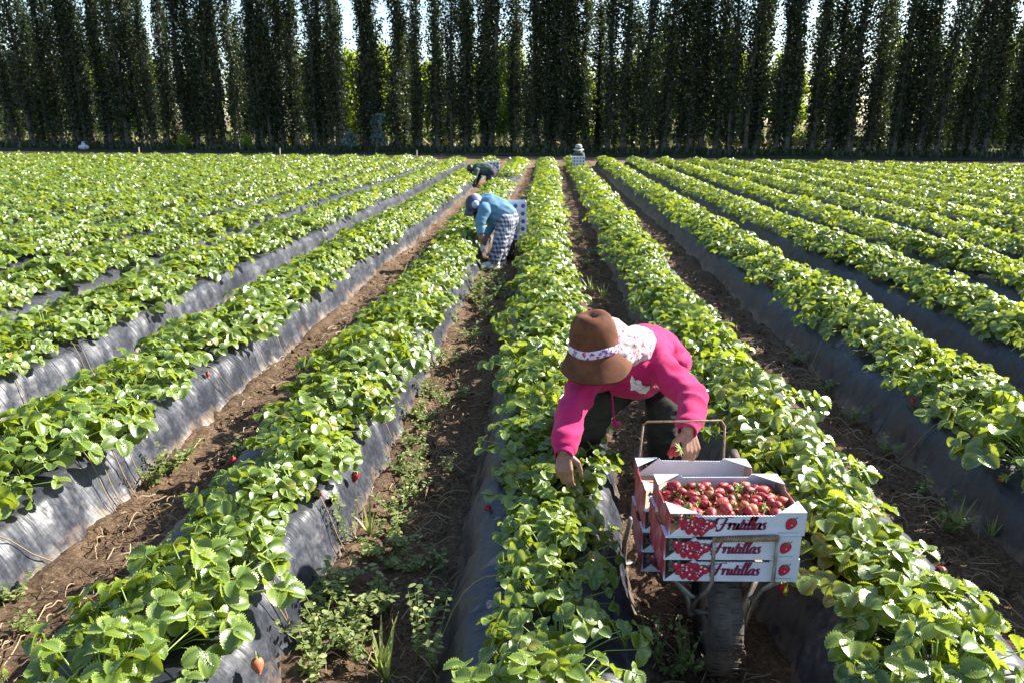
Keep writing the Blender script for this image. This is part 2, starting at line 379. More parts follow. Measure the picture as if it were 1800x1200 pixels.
# ---- plastic film over every bed
ORD = ['', 'first', 'second', 'third', 'fourth', 'fifth', 'sixth', 'seventh', 'eighth', 'ninth', 'tenth', 'eleventh', 'twelfth', 'thirteenth', 'fourteenth', 'fifteenth',
       'sixteenth', 'seventeenth', 'eighteenth', 'nineteenth', 'twentieth', 'twenty-first', 'twenty-second', 'twenty-third', 'twenty-fourth', 'twenty-fifth',
       'twenty-sixth', 'twenty-seventh', 'twenty-eighth', 'twenty-ninth', 'thirtieth']
TENS = {20: 'twenty', 30: 'thirty', 40: 'forty', 50: 'fifty', 60: 'sixty', 70: 'seventy'}; TENTH = {20: 'twentieth', 30: 'thirtieth', 40: 'fortieth', 50: 'fiftieth', 60: 'sixtieth', 70: 'seventieth'}
def ordinal(n):
    if n < 20: return ORD[n]
    t = n//10*10; return TENTH[t] if n == t else TENS[t] + '-' + ORD[n-t]
def rowname(k):
    if k == 0: return 'central bed reached by the picker in pink'
    return ('%s bed %s of centre' % (ordinal(abs(k)), 'left' if k < 0 else 'right'))
for k in range(KMIN, KMAX+1):
    y0 = .5 if abs(k) < 4 else 3.0; y1 = yend(BED*k)
    ys = [y0]; near = abs(k) <= 3
    while ys[-1] < y1: ys.append(ys[-1] + (max(.022, ys[-1]*.006) if near else max(.12, ys[-1]*.02)))
    ys = np.array(ys)
    if near:
        t = np.linspace(0, len(PX)-1, 55); px_ = np.interp(t, np.arange(len(PX)), PX); pz_ = np.interp(t, np.arange(len(PX)), PZ)
    else: px_, pz_ = PX[::2], PZ[::2]
    Yg, Xg = np.meshgrid(ys, px_, indexing='ij'); Zg = np.repeat(pz_[None, :], len(ys), 0)
    s = np.sign(Xg); side = np.clip(np.abs(Xg)/.3, 0, 1)
    d = .026*fbm(Yg*1.3+k*7, Xg*3, 20+k, 3) + .022*fbm(Yg*5+k*3, Xg*9+Yg*2.5, 40+k, 3)
    if near:
        cre = np.abs(fbm(Yg*9+Xg*8*s, Yg*1.5+Xg*3, 60+k, 3)); d = d + .012*np.clip(.22-cre, 0, .22)/.22*side
        d = d + .0035*np.sin(Yg*95+Xg*60+8*fbm(Yg*2, Xg*2, 90+k, 2))*np.clip(fbm(Yg*1.1, Xg*1.5, 77+k, 2)*3, 0, 1)*side
    Xo = bedx_np(k, Yg) + Xg + s*d*side*.9 + .03*s*fbm(Yg*1.9, Yg*0+s, 5+k, 2)
    Zo = Zg*(1+.14*fbm(Yg*.8, Yg*0, 11+k, 3)) + d*.5
    Zo[:, 0] = Zo[:, -1] = -.07
    n1, n2 = Xo.shape; id2 = np.arange(n1*n2).reshape(n1, n2)
    FF = np.stack([id2[:-1, :-1], id2[:-1, 1:], id2[1:, 1:], id2[1:, :-1]], -1).reshape(-1, 4)
    V = np.stack([Xo, Yg, Zo], -1).reshape(-1, 3)
    # close the two ends
    me = np_mesh('mulch_film', V, FF, MAT['film'], smooth=True)
    o = link(bpy.data.objects.new('mulch_film', me))
    tag(o, 'black plastic mulch film over the %s' % rowname(k), 'mulch film', 'plastic films over the beds')

# ------------------------------------------------------------------ leaves
def leaflet_hi(rows=17, cols=(-1, -.5, 0, .5, 1)):
    V = []; rim = []
    for i in range(rows):
        t = i/(rows-1); wd = .47*(math.sin(math.pi*min(1, .04+.93*t**.82))**.5)
        for c in cols:
            tooth = (1.03 if i % 2 else .9) if abs(c) == 1 else 1
            pleat = .045*(1 if i % 2 else -1)*abs(c)*(1-.3*t)
            x = c*wd*tooth; y = t + .12*abs(c)*(1-t) - .02
            z = .42*abs(x) - .34*(t-.35)**2 + pleat
            V.append((x, y, z)); rim.append(.75 if abs(c) == 1 else (.22 if c == 0 else 0))
    nc = len(cols); F = [(i*nc+j, i*nc+j+1, (i+1)*nc+j+1, (i+1)*nc+j) for i in range(rows-1) for j in range(nc-1)]
    return np.array(V), np.array(F), np.array(rim)
def leaflet_mid():
    V = []
    for t, wd in ((0, .05), (.35, .4), (.75, .42), (1, .12)):
        for c in (-1, 0, 1): V.append((c*wd, t, .42*abs(c*wd) - .34*(t-.35)**2))
    F = [(i*3+j, i*3+j+1, (i+1)*3+j+1, (i+1)*3+j) for i in range(3) for j in range(2)]
    return np.array(V), np.array(F), np.array([.4 if i % 3 != 1 else .1 for i in range(12)])
def leaflet_lo():
    V = [(-.12, 0, 0), (0, 0, -.05), (.12, 0, 0), (-.46, .6, .12), (0, .62, -.04), (.46, .6, .12), (-.12, 1, -.06), (0, 1.02, -.1), (.12, 1, -.06)]
    return np.array(V), np.array([(0, 1, 4, 3), (1, 2, 5, 4), (3, 4, 7, 6), (4, 5, 8, 7)]), np.full(9, .2)
def frames(nrm, d):
    nrm = nrm/np.linalg.norm(nrm, axis=1)[:, None]; d = d - nrm*np.sum(d*nrm, 1)[:, None]; d = d/np.linalg.norm(d, axis=1)[:, None]
    return np.stack([np.cross(d, nrm), d, nrm], -1)      # columns x,y,z
def scatter(T, R, pos, sc, var):
    V, F, rim = T; n = len(pos)
    W = np.einsum('nij,vj->nvi', R, V)*sc[:, None, None] + pos[:, None, :]
    FF = F[None] + (np.arange(n)*len(V))[:, None, None]
    return W.reshape(-1, 3), FF.reshape(-1, F.shape[1]), np.repeat(var, len(V)), np.tile(rim, n)
def plant_leaves(centers, nl, rng, size=.078, spread=.28, height=.21):
    "leaf frames for plants at centers (n,3): returns leaflet frames, positions, sizes, variation"
    n = len(centers)*nl; c = np.repeat(centers, nl, 0)
    az = rng.uniform(0, 2*np.pi, n); q = rng.uniform(0, 1, n)**.6
    rr = spread*q*rng.uniform(.8, 1.15, n); hz = height*(1.0-.62*q**2)*rng.uniform(.6, 1.12, n) + .0
    rd = np.stack([np.cos(az), np.sin(az), np.zeros(n)], 1)
    tip = c + rd*rr[:, None] + np.stack([np.zeros(n)]*2+[hz], 1)
    nrm = np.stack([np.zeros(n)]*2+[np.ones(n)], 1) + rd*(.15+.75*q)[:, None] + rng.normal(0, .42, (n, 3))
    d = rd + rng.normal(0, .35, (n, 3))
    R = frames(nrm, d); s = size*rng.uniform(.68, 1.22, n); var = np.clip(rng.normal(.5, .24, n), 0, 1)
    Rs, ps, ss, vs = [], [], [], []
    for ang, k in ((0, 1.0), (1.42, .92), (-1.42, .92)):
        a = ang + rng.normal(0, .12, n)
        x, y, z = R[:, :, 0], R[:, :, 1], R[:, :, 2]
        dd = y*np.cos(a)[:, None] + x*np.sin(a)[:, None]
        zz = z + rng.normal(0, .12, (n, 3)) - x*(np.sin(a)*-.18)[:, None]
        Rs.append(frames(zz, dd)); ps.append(tip); ss.append(s*k); vs.append(np.clip(var+rng.normal(0, .05, n), 0, 1))
    return np.concatenate(Rs), np.concatenate(ps), np.concatenate(ss), np.concatenate(vs), tip, c
def cat_mesh(name, parts, mat):
    off = 0; Vs, Fs, A, B = [], [], [], []
    for V, F, a, b in parts: Vs.append(V); Fs.append(F+off); A.append(a); B.append(b); off += len(V)
    return np_mesh(name, np.concatenate(Vs), np.concatenate(Fs), mat, {'var': np.concatenate(A), 'rim': np.concatenate(B)}, smooth=True)
HI, MID, LO = leaflet_hi(), leaflet_mid(), leaflet_lo()
rng = np.random.default_rng(11)
VARI = []
for v in range(12):
    R_, p_, s_, va, tip, c_ = plant_leaves(np.zeros((1, 3)), 46+v % 5*2, rng, size=.061+.004*(v % 3), spread=.275+.012*(v % 4))
    lm = cat_mesh('foliage', [scatter(HI, R_, p_, s_, va)], MAT['leaf'])
    mb = MB()
    for t in tip:
        e = Vector(t); b0 = Vector((e.x*.12, e.y*.12, -.02)); m1 = b0.lerp(e, .5) + Vector((e.x*.05, e.y*.05, .03))
        mb.tube([b0, m1, e], [.0028, .0024, .0018], 5)
    sm = mb.build('stems', MAT['stem']); smd = sm.data; bpy.data.objects.remove(sm)
    VARI.append((lm, smd))
def berry_mesh(seed, L=.036, Wd=.016):
    r = random.Random(seed); mb = MB(); prof = []
    for i in range(9):
        t = i/8; prof.append((max(.0008, Wd*(math.sin(math.pi*min(1, .06+t*.9)**.62))**.75), -L*t))
    a = r.uniform(.8, 1.15)
    mb.lathe([(p*a, h) for p, h in prof], (0, 0, 0), (0, 0, 1), 12, bump=lambda an, i, rr: .0006*math.sin(an*3+i))
    mb.F.append(tuple(range(12))); mb.M.append(0); mb.F.append(tuple(8*12+k for k in range(12))[::-1]); mb.M.append(0)
    o = mb.build('strawberry', MAT['berry']); me = o.data; bpy.data.objects.remove(o)
    mc = MB()
    for k in range(9):
        an = 2*math.pi*k/9 + r.uniform(-.2, .2); L2 = r.uniform(.017, .026); d = Vector((math.cos(an), math.sin(an), 0)); s_ = Vector((-d.y, d.x, 0))
        z1 = r.uniform(-.004, .006)
        mc.add([Vector((0, 0, .001)), d*L2*.5+s_*.0035+Vector((0, 0, .003)), d*L2+Vector((0, 0, z1)), d*L2*.5-s_*.0035+Vector((0, 0, .003))], [(0, 1, 2, 3)])
    mc.tube([(0, 0, 0), (.002, 0, .008), (.004, .001, .018)], .0013, 5)
    o = mc.build('calyx', MAT['calyx'], None, False); cm = o.data; bpy.data.objects.remove(o)
    return me, cm
BERRIES = [berry_mesh(i, .034+.003*i, .015+.0014*i) for i in range(4)]

# nearest plants: a thing each; everything beyond: one mass of foliage
allp = []
for k in range(KMIN, KMAX+1):
    y = .8 + random.random()*.2 if abs(k) < 5 else 3.0+random.random()*.2
    ye = yend(BED*k)-.3
    while y < ye:
        x = bedx(k, y) + random.uniform(-.06, .06) + {-1: .08, -2: .06, 1: -.11}.get(k, 0)
        allp.append((y*y + (x*1.0)**2, x, y, k)); y += random.uniform(.2, .27)*(1.0 if y < 14 else 1.12)
allp = [p for p in allp if inview(p[1], p[2], .4, 1.8) and not (-1.7 < p[1] < -1.0 and 19.3 < p[2] < 21.9)]
allp.sort(); seen = [p for p in allp if inview(p[1], p[2], .4, .3)][:300]; ids = set(map(id, seen)); near = sorted(seen, key=lambda p: p[2]); far = [p for p in allp if id(p) not in ids]
rowcount = {}
for i, (dd, x, y, k) in enumerate(near):
    z = .262
    # keep the furrow boots and the wheelbarrow clear
    o = empty('strawberry_plant', (x, y, z), random.uniform(0, 6.28)); sc = random.uniform(.86, 1.18)*(.8 if k == 0 and y < 2.7 else (1.1 if abs(k) > 1 else (.88 if k == -1 and y < 3.4 else 1)))
    o.scale = (sc, sc, sc*random.uniform(.78, 1.02)); o.rotation_euler[0] = random.uniform(-.1, .1); o.rotation_euler[1] = random.uniform(-.1, .1)
    if k == 0 and abs(x-.04) < .3 and abs(y-2.83) < .24: o.scale = (.95, .95, .72)
    lm, smd = VARI[(i*7 + random.randrange(12)) % 12]
    link(bpy.data.objects.new('foliage', lm), o); link(bpy.data.objects.new('stems', smd), o)
    if k == 0: nm = 'central bed the picker in pink reaches into'
    else: nm = '%s bed to the %s of the central bed' % (ORD[abs(k)], 'left' if k < 0 else 'right')
    side = ('central bed' if k == 0 else '%s bed %s of centre' % (ORD[abs(k)], 'left' if k < 0 else 'right')); rowcount[k] = rowcount.get(k, 0) + 1; od = ordinal(rowcount[k])
    tag(o, 'leafy strawberry plant on the %s, %s from the near end' % (side, od), 'strawberry plant', 'strawberry plants on the %s' % side)
    if dd < 60 and random.random() < .3:
        for _ in range(random.choice((1, 1, 2))):
            bm_, cm_ = random.choice(BERRIES); sgn = random.choice((-1, 1)); a = random.uniform(-.2, .2)
            b = link(bpy.data.objects.new('strawberry', bm_), o)
            wx = sgn*random.uniform(.2, .27); wz = film_z(wx) + .02
            v = Matrix.Rotation(-o.rotation_euler[2], 3, 'Z') @ Vector((wx-(x-bedx(k, y)), a, 0))
            b.location = (v.x/sc, v.y/sc, (wz-z)/o.scale[2]); b.rotation_euler = (random.uniform(-1, 1), random.uniform(-1, 1), random.uniform(0, 6))
            link(bpy.data.objects.new('calyx', cm_), b)
parts = []
fr = np.array([(p[1], p[2]) for p in far]); dist = np.hypot(fr[:, 0], fr[:, 1])
for lo, hi, T, nl, sz in ((0, 13, MID, 38, .068), (13, 24, LO, 32, .074), (24, 99, LO, 20, .092)):
    sel = fr[(dist >= lo) & (dist < hi)]; c = np.concatenate([sel, np.full((len(sel), 1), .262)], 1)
    R_, p_, s_, va, tip, c_ = plant_leaves(c, nl, rng, size=sz, spread=.36, height=.18)
    parts.append(scatter(T, R_, p_, s_, va))
me = cat_mesh('strawberry_foliage', parts, MAT['leaf'])
tag(link(bpy.data.objects.new('strawberry_foliage', me)), 'mass of strawberry foliage filling the beds beyond the nearest plants', 'foliage', kind='stuff')

# ------------------------------------------------------------------ furrow litter, clods, weeds, runners
def furrow_pts(n, ymax, rng):
    k = rng.integers(-4, 4, n); y = .9 + (ymax-.9)*rng.uniform(0, 1, n)**1.5
    x = (k+.5)*BED + rng.normal(0, .13, n); return np.stack([x, y], 1)
fp = furrow_pts(9000, 13, rng); n = len(fp)
a = rng.uniform(0, np.pi*2, n); L = rng.uniform(.03, .17, n); V = []; F = []
bend = rng.normal(0, .3, n)
seg = np.linspace(0, 1, 5); w0 = rng.uniform(.0006, .0016, n)
for j, s_ in enumerate(seg):
    th = a + bend*s_*2; cx = fp[:, 0] + np.cos(th)*L*s_; cy = fp[:, 1] + np.sin(th)*L*s_; cz = .012 + .035*np.sin(s_*np.pi)*rng.uniform(.2, 1, n)
    for sg in (-1, 1): V.append(np.stack([cx - np.sin(th)*w0*sg, cy + np.cos(th)*w0*sg, cz + .002*sg], 1))
V = np.stack(V, 1).reshape(-1, 3); b0 = (np.arange(n)*10)[:, None]
F = np.concatenate([b0 + np.array([2*j, 2*j+1, 2*j+3, 2*j+2]) for j in range(4)], 0)
me = np_mesh('straw_litter', V, F, MAT['straw'])
tag(link(bpy.data.objects.new('straw_litter', me)), 'dry straw and dead runners littering the furrows', 'straw', kind='stuff')
ico = bmesh.new(); bmesh.ops.create_icosphere(ico, subdivisions=1, radius=1.0)
iv = np.array([v.co[:] for v in ico.verts]); if_ = np.array([[v.index for v in f.verts] for f in ico.faces]); ico.free()
fp = furrow_pts(5200, 12, rng); n = len(fp); R_ = frames(rng.normal(0, 1, (n, 3)), rng.normal(0, 1, (n, 3)))
sc = rng.uniform(.004, .02, n)*rng.uniform(.5, 1.2, n)
Wv = np.einsum('nij,vj->nvi', R_, iv*np.array([1, .8, .6]))*sc[:, None, None]*(1+.35*rng.normal(0, 1, (n, len(iv), 1)).clip(-1, 1))
Wv += np.concatenate([fp, (.006+sc*.4)[:, None]], 1)[:, None, :]
me = np_mesh('soil_clods', Wv.reshape(-1, 3), (if_[None] + (np.arange(n)*len(iv))[:, None, None]).reshape(-1, 3), MAT['soil'])
tag(link(bpy.data.objects.new('soil_clods', me)), 'small clods of loose brown soil in the furrows', 'soil', kind='stuff')

WLEAF = (np.array([(0, 0, 0), (-.3, .4, .06), (0, .45, 0), (.3, .4, .06), (-.2, .85, .02), (0, 1, -.05), (.2, .85, .02)]),
         np.array([(0, 2, 1, 1), (0, 3, 2, 2), (1, 2, 5, 4), (2, 3, 6, 5)]), np.zeros(7))
def weed_mesh(kind, seed):
    r = np.random.default_rng(seed); mb = MB(); pos = []; nr = []; dr = []; sz = []
    ns = 9 if kind == 'herb' else 5
    for s_ in range(ns):
        az = r.uniform(0, 6.28); h = r.uniform(.05, .13) if kind == 'herb' else r.uniform(.14, .26); lean = r.uniform(.2, 1.0) if kind == 'herb' else r.uniform(.05, .35)
        d = np.array([math.cos(az)*lean, math.sin(az)*lean, 1])*h
        pts = [Vector(d*t + np.array([0, 0, -.1*h*t*t*lean])) for t in np.linspace(0, 1, 5)]
        mb.tube(pts, [.0018, .0016, .0013, .001, .0008], 4)
        for q in range(11):
            t = .2 + .8*q/10; p = d*t; aa = r.uniform(0, 6.28)
            pos.append(p); dr.append([math.cos(aa), math.sin(aa), r.uniform(-.2, .6)]); nr.append([0, 0, 1]+r.normal(0, .3, 3)); sz.append(r.uniform(.014, .03))
    nst = len(mb.V); pos = np.array(pos); R_ = frames(np.array(nr), np.array(dr)); var = r.uniform(0, 1, len(pos))
    T = (WLEAF[0], np.array([(0, 2, 1), (0, 3, 2), (1, 2, 5), (1, 5, 4), (2, 3, 6), (2, 6, 5)]), WLEAF[2])
    lm = cat_mesh('leaves', [scatter(T, R_, pos, np.array(sz), var)], MAT['weed'])
    o = mb.build('stems', MAT['stem']); sd_ = o.data; bpy.data.objects.remove(o); return lm, sd_
def grass_mesh(seed):
    r = random.Random(seed); mb = MB()
    for b in range(11):
        az = r.uniform(0, 6.28); L_ = r.uniform(.1, .2); lean = r.uniform(.2, .7); wv = Vector((-math.sin(az), math.cos(az), 0))
        V = []
        for t in (0, .35, .7, 1.0):
            c = Vector((math.cos(az)*lean*t*L_, math.sin(az)*lean*t*L_, L_*(t-.45*lean*t*t))); w_ = .006*(1-t**2)+.0006
            V += [c-wv*w_, c+wv*w_]
        mb.add(V, [(0, 1, 3, 2), (2, 3, 5, 4), (4, 5, 7, 6)])
    o = mb.build('blades', MAT['weed']); d = o.data; bpy.data.objects.remove(o)
    at = d.attributes.new('var', 'FLOAT', 'POINT'); at.data.foreach_set('value', [.9]*len(d.vertices)); return d
WE = [weed_mesh('herb', 1), weed_mesh('herb', 2), weed_mesh('herb', 3), weed_mesh('tall', 4), weed_mesh('tall', 5)]
GR = [grass_mesh(1), grass_mesh(2)]
def fname(x):
    k = round(x/BED-.5)
    return {-1: 'weedy central furrow', 0: 'wheelbarrow furrow', -2: 'left furrow', 1: 'right furrow'}.get(k, 'furrow')
wcount = {}
def weed(px, py, v, s=1.0):
    g = G(px, py); k = round(g.x/BED-.5)
    fn = fname(g.x); kk = (0 if v < 3 else (3 if v < 5 else 5), fn); wcount[kk] = wcount.get(kk, 0) + 1; od = ordinal(wcount[kk])
    if v >= 5:
        o = empty('grass_tuft', g, random.uniform(0, 6)); link(bpy.data.objects.new('blades', GR[v-5]), o)
        tag(o, 'green grass tuft in the %s, %s from the near end' % (fn, od), 'grass tuft', 'grass tufts in the %s' % fn)
    else:
        o = empty('weed_plant', g, random.uniform(0, 6)); link(bpy.data.objects.new('leaves', WE[v][0]), o); link(bpy.data.objects.new('stems', WE[v][1]), o)
        kind = 'low leafy' if v < 3 else 'tall thin'
        tag(o, '%s weed in the %s, %s from the near end' % (kind, fn, od), 'weed', '%s weeds in the %s' % (kind, fn))
    o.scale = (s, s, s)
for q in sorted([(560, 1090, 0, 1.2), (590, 1050, 1, 1.3), (620, 1100, 2, 1.2), (600, 1140, 0, 1.1), (655, 1080, 1, 1), (560, 1150, 2, 1.3), (630, 1160, 0, 1), (680, 1060, 2, 1), (610, 960, 3, 1), (650, 940, 5, 1), (700, 965, 0, 1.2),
          (720, 1010, 1, 1.1), (670, 1180, 5, 1.2), (680, 1200, 6, 1), (735, 1160, 3, 1.1), (760, 1185, 4, 1), (770, 1000, 2, 1), (780, 1060, 1, .9), (750, 1090, 0, .9), (720, 790, 0, 1), (745, 740, 1, 1.3), (760, 700, 2, 1.3), (735, 830, 0, .8),
          (795, 640, 1, 1.2), (830, 600, 0, 1.4), (850, 540, 2, 1.8), (870, 520, 1, 2.2), (845, 510, 0, 2.2), (880, 500, 2, 2), (830, 530, 1, 2), (800, 570, 0, 1.2), (860, 560, 2, 1.6), (890, 530, 0, 1.6), (815, 700, 2, 1), (790, 830, 0, .8),
          (1155, 1170, 4, 1), (1200, 1190, 3, .9), (1215, 1180, 0, 1), (1180, 1185, 1, .8), (1680, 930, 5, 1), (1665, 935, 0, 1.2), (1740, 950, 6, .9), (1700, 900, 1, 1.1), (1620, 870, 2, 1), (1560, 800, 0, 1), (1450, 690, 1, 1.1), (1500, 740, 2, 1.1),
          (1400, 640, 0, 1.2), (1040, 520, 6, 1.3), (1060, 530, 5, 1.2), (1030, 470, 0, 1.4), (1015, 420, 1, 1.4), (1040, 450, 2, 1.4), (300, 830, 0, 1.4), (270, 850, 1, 1.2), (320, 815, 2, 1.2), (420, 800, 0, 1), (20, 1060, 1, 1.2), (50, 1110, 2, 1)] + [(random.gauss(600, 38), random.uniform(1030, 1200), random.randrange(3), random.uniform(.9, 1.4)) for _ in range(7)] +
            [(random.uniform(640, 700)+(1000-yy)*.28, yy, random.randrange(3), random.uniform(.8, 1.2)) for yy in np.linspace(640, 1000, 16)], key=lambda q: -q[1]):
    weed(*q)

mbr = [(-2, 1, 3.15, 0.10), (-2, 1, 3.22, .12), (-2, 1, 3.3, .08), (-2, 1, 3.42, .1), (-2, 1, 4.35, -.3), (-2, 1, 2.3, -.45), (-2, 1, 5.2, .1), (-2, 1, 5.6, .15), (-1, 1, 2.85, .12), (-1, 1, 2.3, .2), (-1, 1, 2.12, -.1), (-1, 1, 3.9, .1),
       (-3, 1, 4.3, .15), (-3, 1, 4.9, .1), (-3, 1, 4.97, .12), (-3, 1, 4.0, .05), (-3, 1, 6.3, .2), (2, -1, 3.7, -.2), (3, -1, 4.7, .35), (3, -1, 4.4, .3), (2, -1, 5.5, .2), (0, -1, 2.2, .1)]
runc = {}
for k, sg, y, dr in sorted(mbr, key=lambda q: q[2]):
    mb = MB(); pts = []; zz = random.uniform(.012, .03)
    for j in range(10):
        t = j/9; dx = sg*(.12 + .31*t); yy = y - dr*(t**1.3) + .01*math.sin(7*t)
        pts.append((bedx(k, yy)+dx*1.06, yy, film_z(dx)*1.02 + zz*math.sin(math.pi*t)*1.2 + .022*(1-t)+.01))
    mb.tube(pts, [.0026]*10, 6)
    rn = 'central bed' if k == 0 else rowname(k); runc[k] = runc.get(k, 0) + 1
    tag(mb.build('strawberry_runner', MAT['runner']), 'tan runner lying over the %s, %s from the near end' % (rn, ordinal(runc[k])), 'runner', 'runners over the %s' % rn)
# a few ripe berries lying out on the film
for px_, py_, h, lb in ((450, 1156, .2, 'ripe red strawberry lying on the film at the bottom of the first bed left'), (626, 829, .22, 'red strawberry at the leaf edge of the first bed left of centre'),
                    (587, 872, .22, 'pinkish strawberry on the film below the other one, left of the weedy furrow'), (1374, 1022, .3, 'orange red strawberry just right of the crates'), (1356, 1003, .3, 'dark red strawberry hanging right beside the bottom crate')):
    g = G(px_, py_, h); bm_, cm_ = BERRIES[3]; b = link(bpy.data.objects.new('strawberry', bm_)); b.location = g; b.rotation_euler = (random.uniform(-.6, .6), random.uniform(-.6, .6), 1); b.scale = (1.15,)*3
    link(bpy.data.objects.new('calyx', cm_), b); tag(b, lb, 'strawberry')

# ------------------------------------------------------------------ poplar windbreak
KITE = (np.array([(0, 0, 0), (.45, .45, .05), (0, 1, 0), (-.45, .45, .05)]), np.array([(0, 1, 2, 3)]), np.zeros(4))
def poplar(seed, H=12.0, rad_=.8, nleaf=9500, size=.16):
    r = np.random.default_rng(seed); mb = MB(); lean = r.normal(0, .014, 2)
    tr = lambda z: np.array([lean[0]*z + .05*math.sin(z*.7+seed), lean[1]*z, z])
    zs = np.linspace(-.1, H*.97, 14); mb.tube([tr(z) for z in zs], [max(.02, .17*(1-z/H)**.8 + (.07 if z < .3 else 0)) for z in zs], 9)
    limbs = []
    for i in range(46):
        z0 = .15 + (H*.9)*(i/46)**1.1; az = r.uniform(0, 6.28); L_ = r.uniform(1.6, 3.0)*(1-.45*z0/H); out = rad_*r.uniform(.55, 1.0)*(.55+.45*math.sin(math.pi*min(1, (z0+1.2)/H)))
        b = tr(z0); pts = [b + np.array([math.cos(az)*out*(t**.7), math.sin(az)*out*(t**.7), L_*t]) for t in np.linspace(0, 1, 5)]
        mb.tube(pts, [.03, .024, .018, .012, .006], 4, caps=False); limbs.append(pts)
    t_o = mb.build('trunk', MAT['bark']); tm = t_o.data; bpy.data.objects.remove(t_o)
    # leaves clustered along the steep limbs
    wts = np.array([1.0]*len(limbs)); li = r.integers(0, len(limbs), nleaf); t = r.uniform(.02, 1.12, nleaf)
    Lp = np.array(limbs); i0 = np.clip((t*4).astype(int), 0, 3); f = t*4-i0
    pos = Lp[li, i0]*(1-f)[:, None] + Lp[li, i0+1]*f[:, None]
    cl = r.normal(0, 1, (len(limbs)*7, 3))*np.array([.2, .2, .3]); pos = pos + cl[li*7 + r.integers(0, 7, nleaf)] + r.normal(0, .1, (nleaf, 3))
    nrm = r.normal(0, 1, (nleaf, 3)); d = r.normal(0, 1, (nleaf, 3)) - np.array([0, 0, .6])
    sz = size*r.uniform(.6, 1.25, nleaf); var = np.clip(r.normal(.45, .25, nleaf), 0, 1)
    return tm, cat_mesh('crown', [scatter(KITE, frames(nrm, d), pos, sz, var)], MAT['poplar'])
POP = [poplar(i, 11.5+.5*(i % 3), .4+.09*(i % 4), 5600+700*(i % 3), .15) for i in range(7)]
def put_tree(name, x, y, tm, cm, label, group, s=1.0, sz=None):
    o = empty(name, (x, y, 0), random.uniform(0, 6.28)); o.scale = (s, s, sz or s); link(bpy.data.objects.new('trunk', tm), o); link(bpy.data.objects.new('crown', cm), o)
    return tag(o, label, 'tree', group)
x = -36.0; fcount = 0; rcounts = {}
def row_label(x, dy, nm):
    if not inview(x, ty(x)+dy, 3, .3): return 'dark poplar beyond the edge of the view in the %s row' % nm
    rcounts[nm] = rcounts.get(nm, 0) + 1; return 'dark half hidden poplar, %s from the left in the %s row' % (ordinal(rcounts[nm]), nm)
def front_label(x):
    global fcount
    y = ty(x)
    if not inview(x, y, 3, .3): return 'tall narrow dark poplar beyond the edge of the view in the front row'
    fcount += 1; return 'tall narrow dark poplar, %s from the left in the front row' % ordinal(fcount)
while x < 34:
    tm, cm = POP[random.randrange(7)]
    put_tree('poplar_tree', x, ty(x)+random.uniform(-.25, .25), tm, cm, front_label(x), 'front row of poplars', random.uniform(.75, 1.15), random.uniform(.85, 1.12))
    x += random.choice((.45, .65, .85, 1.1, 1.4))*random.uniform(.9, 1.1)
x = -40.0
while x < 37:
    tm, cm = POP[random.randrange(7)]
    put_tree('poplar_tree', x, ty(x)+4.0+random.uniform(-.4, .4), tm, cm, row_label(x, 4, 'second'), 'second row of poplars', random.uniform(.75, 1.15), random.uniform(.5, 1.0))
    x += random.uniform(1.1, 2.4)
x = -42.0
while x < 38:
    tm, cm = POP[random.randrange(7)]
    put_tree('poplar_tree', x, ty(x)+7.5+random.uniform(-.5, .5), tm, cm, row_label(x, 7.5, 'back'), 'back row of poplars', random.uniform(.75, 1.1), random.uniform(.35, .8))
    x += random.uniform(2.2, 4.5)
def bushy(seed, H=7.0, W=2.2, nleaf=7000, size=.26, mat=None, z0=.4):
    r = np.random.default_rng(seed); mb = MB(); mb.tube([(0, 0, -.1), (.05, 0, H*.3), (0, .05, H*.8)], [.14, .1, .03], 7); cen = []
    for i in range(34):
        z = z0 + (H-z0)*r.uniform(0, 1)**.9; a_ = r.uniform(0, 6.28); q = W*math.sqrt(max(.05, 1-((z-H*.42)/(H*.6))**2))*r.uniform(.3, 1)
        cen.append((math.cos(a_)*q*.8, math.sin(a_)*q*.8, z)); mb.tube([(0, 0, z*.5), (cen[-1][0]*.6, cen[-1][1]*.6, z*.8), cen[-1]], [.05, .03, .012], 4, caps=False)
    o = mb.build('trunk', MAT['bark']); tm = o.data; bpy.data.objects.remove(o)
    cen = np.array(cen); pos = cen[r.integers(0, 34, nleaf)] + r.normal(0, 1, (nleaf, 3))*np.array([.42, .42, .5])*W/2.2
    pos[:, 2] = np.abs(pos[:, 2])
    return tm, cat_mesh('crown', [scatter(KITE, frames(r.normal(0, 1, (nleaf, 3)), r.normal(0, 1, (nleaf, 3))), pos, size*r.uniform(.6, 1.2, nleaf), np.clip(r.normal(.5, .25, nleaf), 0, 1))], mat or MAT['backleaf'])
BK = [bushy(20+i, 6.2+i*.5, 1.6+.3*(i % 2), z0=.1) for i in range(4)]
def sun_label(x):
    if not inview(x, 70-.1*x, 3, .5): return 'sunlit tree beyond the edge of the view behind the poplars'
    rcounts['s'] = rcounts.get('s', 0) + 1; return 'sunlit yellow green tree behind the poplars, %s from the left' % ordinal(rcounts['s'])
x = -60.0
while x < 50:
    tm, cm = BK[random.randrange(4)]
    put_tree('broadleaf_tree', x, 70-.1*x+random.uniform(-4, 4), tm, cm, sun_label(x), 'sunlit trees behind the poplars', random.uniform(.8, 1.15))
    x += random.uniform(1.3, 2.3)
